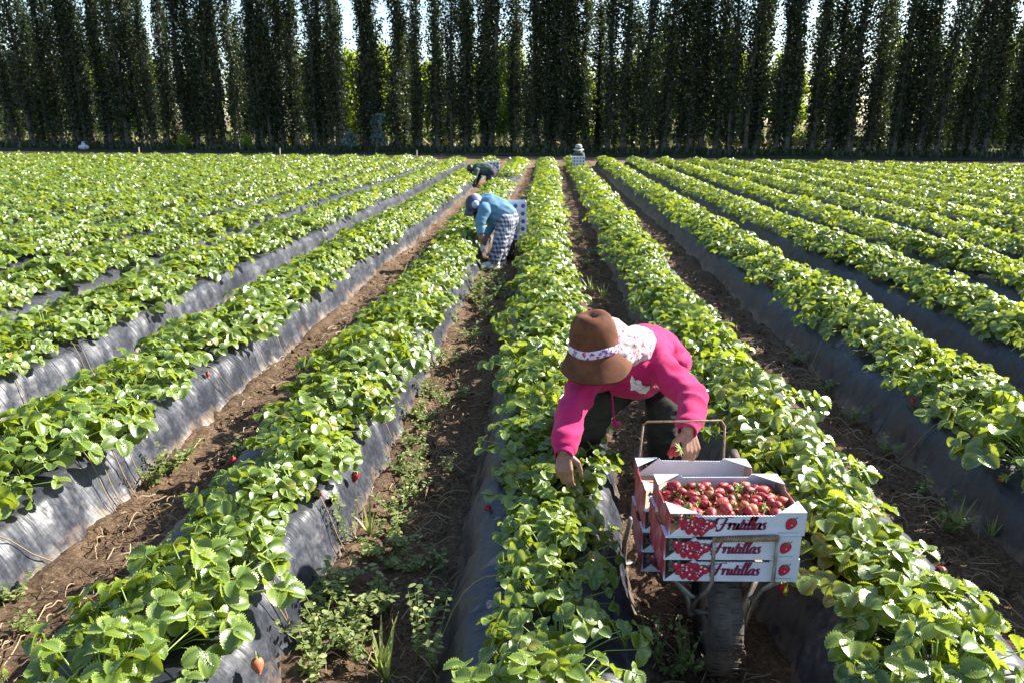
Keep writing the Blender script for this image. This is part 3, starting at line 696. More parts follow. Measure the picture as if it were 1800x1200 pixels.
# pale bluish shrub in front of the poplars
tm, cm = bushy(50, 2.0, .55, 420, .2, MAT['blueleaf'], .5); g = G(688, 263)
put_tree('shrub', g.x, ty(g.x)-1.3, tm, cm, 'small pale blue green shrub before the dark poplars, left of centre', None, 1.0); 
tm2, cm2 = bushy(51, 1.1, .5, 380, .17, MAT['blueleaf'], .2)
put_tree('shrub', G(640, 263).x, ty(-9)-1.1, tm2, cm2, 'low blue green shrub left of the larger pale one before the poplars', None)
tm2, cm2 = bushy(52, 1.0, .5, 420, .16, MAT['backleaf'], .1)
for px_, lb in ((418, 'low green shrub at the poplar foot on the left, before a dark gap'), (287, 'small yellow green shrub at the far field edge in the left part')):
    g = G(px_, 267); put_tree('shrub', g.x, ty(g.x)-2.0, tm2, cm2, lb, None, .9)
# rough grass under the poplars
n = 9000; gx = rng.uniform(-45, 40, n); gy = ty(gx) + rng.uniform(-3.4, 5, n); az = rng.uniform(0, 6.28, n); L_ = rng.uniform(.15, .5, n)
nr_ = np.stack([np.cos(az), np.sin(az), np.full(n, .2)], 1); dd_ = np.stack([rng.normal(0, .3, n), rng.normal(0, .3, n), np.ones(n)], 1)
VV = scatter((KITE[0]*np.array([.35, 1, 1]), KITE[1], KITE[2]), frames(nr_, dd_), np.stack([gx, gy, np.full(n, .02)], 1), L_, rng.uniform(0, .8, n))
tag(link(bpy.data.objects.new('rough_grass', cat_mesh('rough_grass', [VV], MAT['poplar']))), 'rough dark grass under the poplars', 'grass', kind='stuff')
n = 9000; gx = rng.uniform(-60, 55, n); gy = rng.uniform(59, 72, n)
VV = scatter((KITE[0]*np.array([.5, 1, 1]), KITE[1], KITE[2]), frames(rng.normal(0, 1, (n, 3)), np.stack([rng.normal(0, .3, n), rng.normal(0, .3, n), np.ones(n)], 1)), np.stack([gx, gy, np.full(n, .03)], 1), rng.uniform(.3, 1.1, n), rng.uniform(.4, 1, n))
tag(link(bpy.data.objects.new('meadow_grass', cat_mesh('meadow_grass', [VV], simple('tall dry grass', (.2, .16, .08), (.12, .15, .04), .9, 1)))), 'tall sunlit dry grass behind the poplars', 'grass', kind='stuff')
# stakes and bundles at the far edge
for px_, lb in ((178, 'pale wooden stake at the far field edge, leftmost of four'), (396, 'pale wooden stake at the far field edge, second from left'), (598, 'pale wooden stake at the far field edge, third from left'), (795, 'pale wooden stake at the far field edge, rightmost of four')):
    g = G(px_, 271); mb = MB(); mb.tube([(0, 0, -.1), (.01, 0, .3), (.02, .01, .62)], [.03, .028, .022], 7); mb.box((.02, .01, .63), (.06, .05, .03)); o = mb.build('stake', simple('weathered wood', (.4, .34, .27), (.3, .25, .2), .9)); o.location = (g.x, yend(g.x)+.5, 0); tag(o, lb, 'stake')
for px_, lb, c in ((112, 'small pale grey sack lying at the foot of the poplars far left', (.5, .52, .58)), (1661, 'small white and turquoise container at the foot of the poplars far right', (.45, .7, .68))):
    g = G(px_, 266); mb = MB(); mb.ell((0, 0, .16), (.36, .2, .17)); mb.ell((-.02, 0, .32), (.12, .09, .14)); mb.tube([(-.02, 0, .42), (-.02, 0, .5)], [.05, .09], 8)
    o = mb.build('sack', simple('sack cloth', c, tuple(q*.8 for q in c), .8)); o.location = (g.x, ty(g.x)-3.2, 0); tag(o, lb, 'sack')

# ------------------------------------------------------------------ crates
W_, D_, H_ = .42, .262, .079
def berry2d(cx, cy, s, a=0.0, n=14):
    out = []
    for i in range(n):
        t = 2*math.pi*i/n; rr = 1-.28*math.sin(t)**3 if math.sin(t) < 0 else 1-.1*abs(math.sin(t))
        x = math.cos(t)*.5*(1 + .25*math.sin(t)); y = math.sin(t)*.62
        out.append((cx + s*(x*math.cos(a)-y*math.sin(a)), cy + s*(x*math.sin(a)+y*math.cos(a))))
    return out
def star2d(cx, cy, s, n=5, a=0, inner=.35):
    return [(cx + s*(1 if i % 2 == 0 else inner)*math.cos(a+math.pi*i/n), cy + s*(1 if i % 2 == 0 else inner)*math.sin(a+math.pi*i/n)) for i in range(2*n)]
def flat(mb, poly, y, m):
    "printed shape on the front board: (x,z) polygon at depth y"
    c = (sum(p[0] for p in poly)/len(poly), sum(p[1] for p in poly)/len(poly)); n = len(poly)
    mb.add([(c[0], y, c[1])] + [(p[0], y, p[1]) for p in poly], [(0, 1+i, 1+(i+1) % n) for i in range(n)], m)
def stroke(mb, pts, y, m, sx, ox, oz, nib=(.085, .035)):
    # smooth the strokes, then sweep a slanted nib
    P_ = []
    for i in range(len(pts)-1):
        p0 = pts[max(i-1, 0)]; p1 = pts[i]; p2 = pts[i+1]; p3 = pts[min(i+2, len(pts)-1)]
        for q in range(5):
            t = q/5; P_.append(tuple(.5*((2*p1[j]) + (-p0[j]+p2[j])*t + (2*p0[j]-5*p1[j]+4*p2[j]-p3[j])*t*t + (-p0[j]+3*p1[j]-3*p2[j]+p3[j])*t**3) for j in (0, 1)))
    P_.append(pts[-1]); V = []; dd = .018
    for k, (x, z) in enumerate(P_):
        x0, z0 = P_[max(k-1, 0)]; x1, z1 = P_[min(k+1, len(P_)-1)]; L = math.hypot(x1-x0, z1-z0)+1e-6; nx_, nz_ = -(z1-z0)/L, (x1-x0)/L
        hw = dd + abs(nx_*nib[0]+nz_*nib[1]*.2)
        for s_ in (-1, 1): V.append((ox + sx*(x+s_*nx_*hw), y, oz + sx*(z+s_*nz_*hw)))
    mb.add(V, [(2*i, 2*i+1, 2*i+3, 2*i+2) for i in range(len(P_)-1)], m)
GLY = {'F': ([[(-.28, .42), (-.3, .72), (-.12, .92), (.2, .9), (.62, 1.0), (.82, .96)], [(.42, .9), (.3, .5), (.2, .12), (.02, -.12), (-.12, -.08), (-.1, .04)], [(.02, .4), (.3, .5), (.62, .47), (.66, .56)]], .62),
       'r': ([[(0, .3), (.14, .52), (.1, .25), (.04, 0)], [(.08, .3), (.2, .48), (.3, .5), (.32, .42)]], .34),
       'u': ([[(.0, .32), (.12, .5), (.08, .22), (.06, .04), (.16, 0), (.28, .12), (.38, .5)], [(.38, .5), (.32, .15), (.38, 0), (.48, .12)]], .46),
       't': ([[(.22, .82), (.14, .4), (.08, .08), (.16, 0), (.28, .1)], [(.0, .55), (.16, .53), (.34, .58)]], .28),
       'i': ([[(.02, .34), (.14, .5), (.08, .15), (.13, 0), (.24, .1)], [(.2, .72), (.21, .76)]], .24),
       'l': ([[(.06, .3), (.22, .7), (.3, 1.0), (.22, .95), (.12, .4), (.1, .05), (.17, 0), (.27, .1)]], .27),
       'a': ([[(.4, .42), (.26, .52), (.1, .35), (.04, .1), (.14, 0), (.3, .15), (.42, .5)], [(.42, .5), (.34, .14), (.4, 0), (.5, .1)]], .48),
       's': ([[(.3, .46), (.2, .52), (.12, .4), (.24, .22), (.2, .03), (.06, 0), (0, .06)]], .36)}
def crate_print():
    mb = MB(); y = -D_/2-.0012; r = random.Random(3); x0 = -W_/2
    sc = 1.0
    spots = [(.055, .05), (.075, .055), (.035, .055), (.095, .052), (.115, .045), (.045, .036), (.07, .034), (.092, .03), (.112, .03), (.06, .022), (.082, .018), (.1, .016), (.128, .04)]
    for i in range(22):
        a_ = r.uniform(0, 6.28); cx = r.uniform(.012, .135); cz = r.uniform(.042, .068) if cx < .1 else r.uniform(.036, .054)
        flat(mb, star2d(x0+cx, cz, r.uniform(.008, .014), 4, a_, .4), y, 2)
    for j, (a_, b_) in enumerate(spots):
        y -= .00007; flat(mb, berry2d(x0+a_, b_, .024, r.uniform(-.9, .5)), y, 1)
        y -= .00007; flat(mb, berry2d(x0+a_, b_, .02, r.uniform(-.5, .5)), y, 0)
        y -= .00003; flat(mb, star2d(x0+a_+r.uniform(-.004, .004), b_+.007, .006, 4, r.uniform(0, 3), .35), y, 2 if j % 2 else 3)
    for i in range(7): flat(mb, star2d(x0+r.uniform(.02, .13), r.uniform(.02, .06), .004, 3, r.uniform(0, 3), .3), y-.0001, 3)
    m2 = MB(); y = -D_/2-.0012
    # single strawberry at the right
    cx, cz = W_/2-.047, .042
    flat(m2, berry2d(cx, cz, .034, -.45), y, 1); flat(m2, berry2d(cx+.0005, cz+.0005, .029, -.45), y-.0001, 0); flat(m2, star2d(cx+.008, cz+.016, .01, 5, .4, .3), y-.0002, 2)
    flat(m2, [(cx+.009, cz+.016), (cx+.019, cz+.025), (cx+.02, cz+.023), (cx+.011, cz+.014)], y-.0002, 2); flat(m2, star2d(cx+.003, cz-.003, .004, 4, 0, .4), y-.0003, 4)
    flat(m2, [(W_/2-.085, .0115), (W_/2-.02, .0115), (W_/2-.02, .0128), (W_/2-.085, .0128)], y, 2)
    return mb, m2
def crate_text():
    mb = MB(); ox = -W_/2+.152; oz = .024; sc = .043
    for ch in 'Frutillas':
        st, adv = GLY[ch]
        for s_ in st: stroke(mb, [(p[0]+p[1]*.14, p[1]) for p in s_], -D_/2-.0014, 0, sc, ox, oz)
        ox += adv*sc*1.02
    stroke(mb, [(-.02, .1), (-.16, .45), (-.08, .85), (.1, .95)], -D_/2-.0014, 0, sc, -W_/2+.146, oz, (.03, .02))
    return mb
def crate_proto():
    root = empty('fruit_crate')
    t = .004; nl, nr = .092, .088; dz = .011
    zig = [(W_/2-nr-.006+(-.001), H_-dz)]; n = 44; xa, xb = W_/2-nr-.008, -W_/2+nl+.008
    mid = [(xa+(xb-xa)*i/n, H_-dz+(.0022 if i % 2 else 0)) for i in range(n+1)]
    face = [(-W_/2, 0), (W_/2, 0), (W_/2, H_), (W_/2-nr, H_)] + mid + [(-W_/2+nl, H_)]
    mb = MB(); mb.prism(face, (0, -D_/2, 0), (1, 0, 0), (0, 0, 1), t, 0, 1); mb.build('front_panel', [MAT['card'], MAT['card']], root, False)
    mb = MB(); mb.prism([(-p[0], p[1]) for p in face][::-1], (0, D_/2, 0), (-1, 0, 0), (0, 0, 1), t, 0, 0); mb.build('back_panel', [MAT['card']], root, False)
    d = D_/2-t-.0005
    sf = [(-d, 0), (d, 0), (d, H_-.0005), (d-.07, H_-.0005), (d-.085, H_-.014), (-d+.085, H_-.014), (-d+.07, H_-.0005), (-d, H_-.0005)]
    mb = MB(); mb.prism([(-p[0], p[1]) for p in sf][::-1], (-W_/2, 0, 0), (0, -1, 0), (0, 0, 1), t, 0, 1); mb.build('side_panel', [MAT['cardside'], MAT['kraft']], root, False)
    mb = MB(); mb.prism(sf, (W_/2, 0, 0), (0, 1, 0), (0, 0, 1), t, 0, 1); mb.build('side_panel', [MAT['cardside'], MAT['kraft']], root, False)
    mb = MB(); mb.box((0, 0, .004), (W_-.012, D_-.012, .004)); mb.build('bottom', MAT['kraft'], root, False)
    for sx in (-1, 1):
        for sy in (-1, 1):
            c = Vector((sx*(W_/2), sy*(D_/2), H_+.0012)); A = c; B = c - Vector((sx*.085, 0, 0)); C = c - Vector((0, sy*.075, 0)); Q = [A, B, C] if sx*sy > 0 else [A, C, B]
            mf = MB(); V = Q + [q - Vector((0, 0, .003)) for q in Q]; mf.add(V, [(0, 1, 2), (5, 4, 3), (0, 3, 4, 1), (1, 4, 5, 2), (2, 5, 3, 0)])
            f = mf.build('corner_flap', MAT['card'], root, False)
            pr = MB(); cc = A*.6+B*.2+C*.2
            pts = berry2d(cc.x, cc.y, .016, .5, 10); pr.add([(cc.x, cc.y, H_+.002)]+[(p[0], p[1], H_+.002) for p in pts], [(0, 1+i, 1+(i+1) % 10) for i in range(10)])
            pr.build('printed_berry', MAT['printpink'], f, False)
    for nm_, q in zip(('printed_berry_cluster', 'printed_strawberry'), crate_print()): q.build(nm_, [MAT['printred'], MAT['printdark'], MAT['printgreen'], MAT['printpale'], MAT['printpink']], root, False)
    crate_text().build('lettering', MAT['printdark'], root, False)
    return root
BX, BY, BZ = .592, 2.045+D_/2, .42
proto = crate_proto(); crates = []
wnames = ['bottom', 'middle', 'top']
for i in range(3):
    o = proto if i == 0 else copy_tree(proto)
    o.location = (BX + (.004, -.003, .006)[i], BY + (.002, -.004, 0)[i], BZ + i*(H_+.0018)); o.rotation_euler = (0, 0, rad((2.2, 3.0, 3.4)[i]))
    tag(o, ('white cardboard fruit crate, %s of the front stack on the wheelbarrow' % wnames[i]) + (', heaped with strawberries' if i == 2 else ''), 'crate', 'fruit crates on the near wheelbarrow'); crates.append(o)
n4 = ['bottom', 'second from bottom', 'third from bottom', 'top']
for i in range(4):
    o = copy_tree(proto); o.location = (BX-.022 + (.004, -.004, .003, -.002)[i], BY+.285, .262 + i*(H_+.0018)); o.rotation_euler = (0, 0, rad((1, 2, 1, 1.5)[i]))
    tag(o, 'white cardboard fruit crate, %s of the rear stack on the wheelbarrow%s' % (n4[i], ', open and empty' if i == 3 else ''), 'crate', 'fruit crates on the near wheelbarrow')
# strawberries in the top crate
topz = BZ + 2*(H_+.0018); ang = rad(3.4); cnt = 0
for layer, (zz, nx_, ny_) in enumerate(((.03, 9, 6), (.052, 12, 7), (.072, 9, 5))):
    for ix in range(nx_):
        for iy in range(ny_):
            lx = (ix+.5)/nx_*(W_-.04) - (W_-.04)/2 + random.uniform(-.011, .011); ly = (iy+.5)/ny_*(D_-.045)-(D_-.045)/2 + random.uniform(-.01, .01)
            if layer == 2: lx *= .84; ly *= .78
            bm_, cm_ = random.choice(BERRIES); b = link(bpy.data.objects.new('strawberry', bm_))
            b.location = (BX+.006 + lx*math.cos(ang)-ly*math.sin(ang), BY + lx*math.sin(ang)+ly*math.cos(ang), topz + zz - .012 + random.uniform(-.004, .006))
            q = random.uniform(0, 6.28); tl = random.uniform(.9, 2.0); b.rotation_euler = (tl, 0, q); s_ = random.uniform(.85, 1.12); b.scale = (s_,)*3
            link(bpy.data.objects.new('calyx', cm_), b)
            tag(b, 'picked red strawberry with green calyx heaped in the top front crate', 'strawberry', 'strawberries heaped in the top front crate')

# ------------------------------------------------------------------ wheelbarrow
def wheel(root, c, R=.2, wdt=.11):
    mb = MB(); pr = []
    for i in range(17):
        a_ = math.pi*(i/16-.5); pr.append((R-.055+.055*math.cos(a_), math.sin(a_)*wdt/2))
    mb.lathe(pr, c, (1, 0, 0), 40)
    for i in range(36):                                   # tread lugs
        a_ = 2*math.pi*i/36
        for s_ in (-1, 1):
            mb.box((c[0]+s_*.024, c[1]+math.cos(a_+.04*s_)*(R-.001), c[2]+math.sin(a_+.04*s_)*(R-.001)), (.036, .009, .0015), Matrix.Rotation(a_-math.pi/2, 3, 'X'))
    wo_ = mb.build('wheel', MAT['black'], root)
    mb = MB(); mb.lathe([(.02, -.03), (R-.06, -.022), (R-.052, -.03), (R-.05, 0), (R-.052, .03), (R-.06, .022), (.02, .03), (.02, -.03)], c, (1, 0, 0), 32); mb.tube([(c[0]-.075, c[1], c[2]), (c[0]+.075, c[1], c[2])], .009, 8)
    mb.build('rim', MAT['steel'], wo_)
    return wo_
def wheelbarrow(x, y, label, front=True):
    "origin under the wheel contact; handles point away (+y)"
    root = empty('wheelbarrow', (x, y, 0)); wheel(root, (0, 0, .2)); r = .0095
    for s_ in (-1, 1):
        mb = MB(); mb.tube([(s_*.085, -.02, .2), (s_*.1, .0, .27), (s_*.17, .1, .31), (s_*.215, .25, .33), (s_*.22, .45, .39), (s_*.2, .66, .47)], .012, 9); h = mb.build('handle', MAT['steel'], root)
        mb = MB(); mb.tube([(s_*.208, .58, .442), (s_*.198, .69, .482)], .019, 10); mb.build('grip', MAT['black'], h)
        mb = MB(); mb.tube([(s_*.235, .52, .255), (s_*.25, .56, .12), (s_*.25, .56, .012), (s_*.2, .58, .006)], .011, 8); mb.build('leg', MAT['steel'], root)
    # front guard: bent rod rising before the crates
    mb = MB(); yy = -.152
    mb.tube([(-.088, -.01, .2), (-.085, -.07, .3), (-.075, yy+.005, .385), (-.063, yy, .42), (-.066, yy, .5), (-.068, yy, .572)], .0062, 8)
    mb.tube([(.098, -.01, .12), (.098, -.05, .24), (.094, -.1, .33), (.1, yy, .405), (.125, yy, .425), (.124, yy, .5), (.124, yy, .577)], .0062, 8)
    mb.build('front_guard', MAT['steel'], root)
    mb = MB(); mb.tube([(-.073, yy, .5735), (0, yy-.001, .577), (.128, yy, .583)], .0066, 8); 
    for i in range(26):
        t = i/25; mb.box((-.068+.19*t, yy-.001, .5745+.009*t), (.004, .017, .017), Matrix.Rotation(.5, 3, 'Y'))
    mb.build('guard_bar', MAT['rust'], root)
    # carrier: flat rack of rods and side rails
    mb = MB()
    for s_ in (-1, 1): mb.tube([(s_*.19, -.11, .408), (s_*.19, .11, .408), (s_*.19, .15, .25), (s_*.19, .46, .25)], r, 8)
    for q, z in ((-.1, .408), (0, .408), (.1, .408)): mb.tube([(-.19, q, z), (.19, q, z)], .0065, 7)
    for q in (.18, .3, .44): mb.tube([(-.2, q, .25), (.2, q, .25)], .0065, 7)
    mb.tube([(-.18, -.105, .408), (-.12, -.14, .36), (-.085, -.06, .3)], .007, 7); mb.tube([(.17, -.105, .408), (.11, -.1, .36), (.09, -.06, .3)], .007, 7)
    mb.build('carrier', MAT['steel'], root)
    mb = MB()
    for s_ in (-1, 1): mb.tube([(s_*.165-.06, .47, .25), (s_*.165-.06, .47, .5), (s_*.155-.06, .47, .69)], .0042, 8)
    mb.tube([(-.215, .47, .687), (-.2, .47, .7), (-.05, .47, .705), (.08, .47, .712), (.095, .47, .69)], .0042, 8)
    mb.build('back_guard', MAT['rust'], root)
    return tag(root, label, 'wheelbarrow')
wb = wheelbarrow(.605, 2.19, 'one wheeled steel wheelbarrow carrying the near crates, in front of the picker in pink')
# mud on the wheel
mb = MB()
for i in range(22):
    a_ = random.uniform(-.3, .6); c = Vector((random.uniform(-.0, .045), -math.cos(a_)*.198, .2-math.sin(a_)*-.06*random.uniform(.2, 1.6)))
    mb.ell(c, (random.uniform(.006, .014), random.uniform(.004, .007), random.uniform(.006, .014)), n=8)
mb.build('mud', MAT['soil'], [c for c in wb.children if c.name.startswith('wheel')][0])

# ------------------------------------------------------------------ people
def remesh(mb, voxel, it=4, name='tmp'):
    o = mb.build(name, MAT['skin']); md = o.modifiers.new('r', 'REMESH'); md.mode = 'VOXEL'; md.voxel_size = voxel
    sm = o.modifiers.new('s', 'SMOOTH'); sm.factor = .6; sm.iterations = it
    dg = bpy.context.evaluated_depsgraph_get(); me = bpy.data.meshes.new_from_object(o.evaluated_get(dg))
    old = o.data; bpy.data.objects.remove(o); bpy.data.meshes.remove(old); me.materials.clear(); return me
def fold(me, amp, freq, axis_fn=None, seed=0):
    n = len(me.vertices)
    if not n: return
    co = np.empty(n*3, np.float32); me.vertices.foreach_get('co', co); co = co.reshape(-1, 3); nr = np.empty(n*3, np.float32); me.vertices.foreach_get('normal', nr); nr = nr.reshape(-1, 3)
    d = np.array([mnoise.noise(Vector(c)*freq*np.array(1.0) + Vector((seed, 0, 0))) for c in co.astype(float).tolist()]) if False else \
        np.array([mnoise.noise(Vector((c[0]*freq, c[1]*freq, c[2]*freq*1.7+seed))) + .5*mnoise.noise(Vector((c[0]*freq*2.3+5, c[1]*freq*2.3, c[2]*freq*4))) for c in co.tolist()])
    ridge = (1-2*np.abs(d))
    co = co + nr*(amp*ridge[:, None]); me.vertices.foreach_set('co', co.ravel()); me.update()
def attach(name, me, mat, parent, smooth=True):
    for m in (mat if isinstance(mat, list) else [mat]): me.materials.append(m)
    me.name = name
    if smooth: me.polygons.foreach_set('use_smooth', [True]*len(me.polygons))
    return link(bpy.data.objects.new(name, me), parent)
def rotm(f, u):
    f = Vector(f).normalized(); u = Vector(u); u = (u-f*u.dot(f)).normalized(); x = f.cross(u)
    return Matrix((x, f, u)).transposed()                # local x right, y forward, z up
def hand(mb, wr, d, nrm, side, s=1.0, curl=.5, thumb_in=.4):
    "wr wrist, d towards fingers, nrm back-of-hand normal, side +1/-1 = thumb side along d x nrm"
    wr = Vector(wr); d = Vector(d).normalized(); nrm = Vector(nrm); nrm = (nrm-d*nrm.dot(d)).normalized(); x = d.cross(nrm)*side
    for j, (off, kl) in enumerate(((.028, .078), (.010, .083), (-.009, .08), (-.026, .072))):
        k = wr + d*kl*s + x*off*s + nrm*(.002*s)
        mb.capsule(wr + x*off*.55*s + d*.01*s, .0135*s, k, .0115*s, 10)
        L = (.040, .045, .042, .033)[j]*s; a_ = curl*(.75+.18*j); p = k
        for q, (f, rr) in enumerate(((1, .0092), (.66, .0084), (.52, .0075))):
            dirv = (d*math.cos(a_) - nrm*math.sin(a_)).normalized() + x*(off*1.5); dirv.normalize(); e = p + dirv*L*f
            mb.capsule(p, rr*1.08*s, e, rr*s, 8); p = e; a_ += curl*.8
    b = wr + d*.022*s + x*.024*s; c1 = b + (d*.55 + x*.75 - nrm*thumb_in).normalized()*.04*s; c2 = c1 + (d*.8 + x*.25 - nrm*thumb_in*1.2).normalized()*.032*s; c3 = c2 + (d*.85 - nrm*.5).normalized()*.024*s
    mb.capsule(b, .0145*s, c1, .0115*s, 9); mb.capsule(c1, .0108*s, c2, .0095*s, 9); mb.capsule(c2, .0095*s, c3, .0078*s, 9)
    return wr + d*.1*s - nrm*.035*s
def head_shape(mb, c, f, u, s=1.0):
    R_ = rotm(f, u); L = lambda v: Vector(c) + R_ @ (Vector(v)*s)
    mb.ell(c, (.074*s, .092*s, .098*s), R_, 20); mb.ell(L((0, .028, -.045)), (.058*s, .062*s, .066*s), R_, 16); mb.ell(L((0, .062, -.088)), (.026*s, .024*s, .02*s), R_, 12)
    mb.capsule(L((0, .088, .008)), .009*s, L((0, .108, -.026)), .0125*s, 10); mb.capsule(L((-.028, .076, .016)), .013*s, L((.028, .076, .016)), .013*s, 10)
    for sx in (-1, 1): mb.ell(L((sx*.076, -.005, -.01)), (.01*s, .02*s, .031*s), R_, 10); mb.ell(L((sx*.04, .06, -.03)), (.02*s, .02*s, .02*s), R_, 10)
    mb.capsule(L((-.018, .088, -.053)), .008*s, L((.018, .088, -.053)), .008*s, 8)
    return L, R_
def face_bits(body, L, R_, s=1.0):
    for sx in (-1, 1):
        mb = MB(); mb.ell(L((sx*.031, .083, -.002)), (.013*s, .006*s, .007*s), R_, 10); e = mb.build('eye', MAT['eye'], body)
        mb = MB(); mb.ell(L((sx*.031, .088, -.002)), (.005*s, .002*s, .005*s), R_, 8); mb.build('pupil', MAT['hair'], e)
    mb = MB(); mb.ell(L((0, .095, -.053)), (.02*s, .005*s, .006*s), R_, 10); mb.build('mouth', MAT['lips'], body)

# ---- picker in pink
def pink_picker():
    root = empty('person', tuple(G(1160, 868)))
    o_ = Vector(root.location); Q = lambda x, y, z: P(x, y, z) - o_
    head = Q(1050, 614, 3.2); neck = Q(1090, 640, 3.28); chest = Q(1103, 632, 3.36); belly = Q(1135, 628, 3.52); pelvis = Q(1152, 634, 3.68)
    sl, el, wl = Q(1034, 662, 3.3), Q(1003, 724, 3.1), Q(992, 792, 2.95)
    sr, er, wr = Q(1158, 648, 3.3), Q(1219, 697, 3.1), Q(1209, 752, 2.92)
    hl, kl, al = Q(1128, 650, 3.68), Q(1058, 705, 3.44), Q(1012, 812, 3.56)
    hr, kr, ar = Q(1172, 650, 3.72), Q(1166, 722, 3.48), Q(1160, 838, 3.72)
    f = (fw*.05 + rt*-.35 - up*.9); hu = Vector(-fw*.86 + up*.35 + rt*-.15)   # crown of the head turned to the camera, face to the ground
    hf = Vector(-up*.93 - fw*.25 - rt*.15)
    mb = MB(); L, R_ = head_shape(mb, head, hf, hu)
    mb.capsule(head, .05, neck, .055); mb.capsule(neck, .06, chest, .1)
    side = (Q(1165, 640, 3.36)-Q(1030, 655, 3.36)).normalized()
    mb.capsule(chest - side*.07, .09, chest + side*.07, .09); mb.capsule(chest, .115, belly, .115); mb.capsule(belly, .115, pelvis, .12)
    for a_, b_, c_ in ((sl, el, wl), (sr, er, wr)):
        mb.capsule(chest, .06, a_, .05); mb.capsule(a_, .046, b_, .038); mb.capsule(b_, .04, c_, .03)
    for a_, b_, c_ in ((hl, kl, al), (hr, kr, ar)):
        mb.capsule(pelvis, .09, a_, .085); mb.capsule(a_, .08, b_, .055); mb.capsule(b_, .052, c_, .036); mb.capsule(c_, .036, c_ + Vector((-.03, -.12, -.045)), .03)
    hand(mb, wl, Vector(-up*.85 - fw*.3 - rt*.05), Vector(-fw*.85 + up*.4 - rt*.25), -1, 1.0, .7)
    hand(mb, wr, Vector(-up*.88 - fw*.2 + rt*.1), Vector(-fw*.8 + up*.35 + rt*.35), 1, 1.12, .55, .35)
    body = attach('body', remesh(mb, .0042, 3), MAT['skin'], root); face_bits(body, L, R_)
    # hoodie
    mb = MB(); mb.capsule(neck, .075, chest, .125); mb.capsule(chest - side*.085, .105, chest + side*.085, .105); mb.capsule(chest, .138, belly, .15); mb.capsule(belly, .15, pelvis + Vector((0, 0, .0)), .15)
    dn = Vector((0, 0, -1))
    mb.capsule(belly + dn*.05 - side*.03, .13, belly + dn*.03 + side*.09, .12); mb.capsule(chest + dn*.05, .12, belly + dn*.08, .12)
    for a_, b_, c_ in ((sl, el, wl), (sr, er, wr)):
        mb.capsule(chest, .09, a_, .075); mb.capsule(a_, .07, b_, .057); e2 = b_.lerp(c_, .88)
        mb.capsule(b_, .057, b_.lerp(c_, .7), .052); mb.capsule(b_.lerp(c_, .7), .052, e2, .043)
    me = remesh(mb, .007, 4); fold(me, .013, 6, seed=3); hood = attach('hoodie', me, MAT['hoodie'], root)
    for b_, c_ in ((el, wl), (er, wr)):
        mb = MB(); d = (c_-b_).normalized(); a0 = b_.lerp(c_, .86)
        prof = [(.0405, 0), (.0435, .004), (.041, .012), (.042, .03), (.0385, .05), (.0375, .056), (.033, .056), (.033, .03)]
        mb.lathe(prof, a0, d, 40, bump=None)
        mb.V = [tuple(Vector(v) + (Vector(v)-a0).cross(d).cross(d).normalized()*(.0012*math.sin(i % 40*math.pi*.9))) for i, v in enumerate(mb.V)]
        mb.build('cuff', MAT['cuff'], hood)
    # print on the chest and a hanging drawstring
    tree = BVHTree.FromPolygons([v.co.copy() for v in me.vertices], [tuple(p.vertices) for p in me.polygons])
    camv = Vector(CAM) - o_
    def patch(poly, dens=6):
        n = len(poly); c = (sum(p[0] for p in poly)/n, sum(p[1] for p in poly)/n); mbp = MB(); V = []; rings = 5
        for r_ in range(rings+1):
            for p in poly:
                x = c[0] + (p[0]-c[0])*r_/rings; y = c[1] + (p[1]-c[1])*r_/rings; d = (Q(x, y, 3.3)-camv).normalized(); hit = tree.ray_cast(camv, d)
                V.append((hit[0] + hit[1]*.003) if hit[0] else None)
        if any(v is None for v in V): return None
        return V, [(r_*n+i, r_*n+(i+1) % n, (r_+1)*n+(i+1) % n, (r_+1)*n+i) for r_ in range(rings) for i in range(n)]
    mbp = MB()
    for poly in ([(1107, 668), (1110, 658), (1113, 662), (1113, 672), (1119, 666), (1126, 668), (1130, 680), (1136, 682), (1142, 677), (1141, 683), (1134, 691), (1124, 690), (1116, 684), (1108, 685), (1109, 678)],
                 [(1081, 701), (1092, 697), (1106, 698), (1101, 705), (1088, 705)], [(1142, 705), (1156, 699), (1160, 702), (1150, 706)], [(1152, 672), (1158, 678), (1160, 683), (1154, 679)], [(1168, 695), (1174, 700), (1170, 702)]):
        r_ = patch(poly)
        if r_: mbp.add(*r_)
    if mbp.V: mbp.build('chest_print', MAT['print'], hood)
    mb = MB(); mb.tube([Q(1075, 690, 3.2), Q(1078, 715, 3.2), Q(1079, 738, 3.19)], .004, 6); mb.tube([Q(1079, 738, 3.19), Q(1082, 746, 3.19), Q(1090, 742, 3.2)], [.009, .016, .006], 8); mb.build('drawstring', MAT['cuff'], hood)
    # trousers and boots
    mb = MB(); mb.capsule(pelvis, .125, pelvis.lerp(belly, .3), .12)
    for a_, b_, c_ in ((hl, kl, al), (hr, kr, ar)):
        mb.capsule(pelvis, .11, a_, .108); mb.capsule(a_, .102, b_, .078); mb.capsule(b_, .078, b_.lerp(c_, .5), .066); mb.capsule(b_.lerp(c_, .5), .066, c_, .056)
    me = remesh(mb, .008, 4); fold(me, .008, 9, seed=5); attach('trousers', me, MAT['khaki'], root)
    for c_ in (al, ar):
        mb = MB(); mb.capsule(c_ + Vector((0, 0, .03)), .05, c_ + Vector((0, 0, -.03)), .045); mb.capsule(c_ + Vector((0, .02, -.05)), .042, c_ + Vector((-.04, -.14, -.06)), .038); mb.ell(c_ + Vector((-.02, -.05, -.085)), (.045, .12, .014))
        attach('boot', remesh(mb, .006, 3), MAT['black'], root)
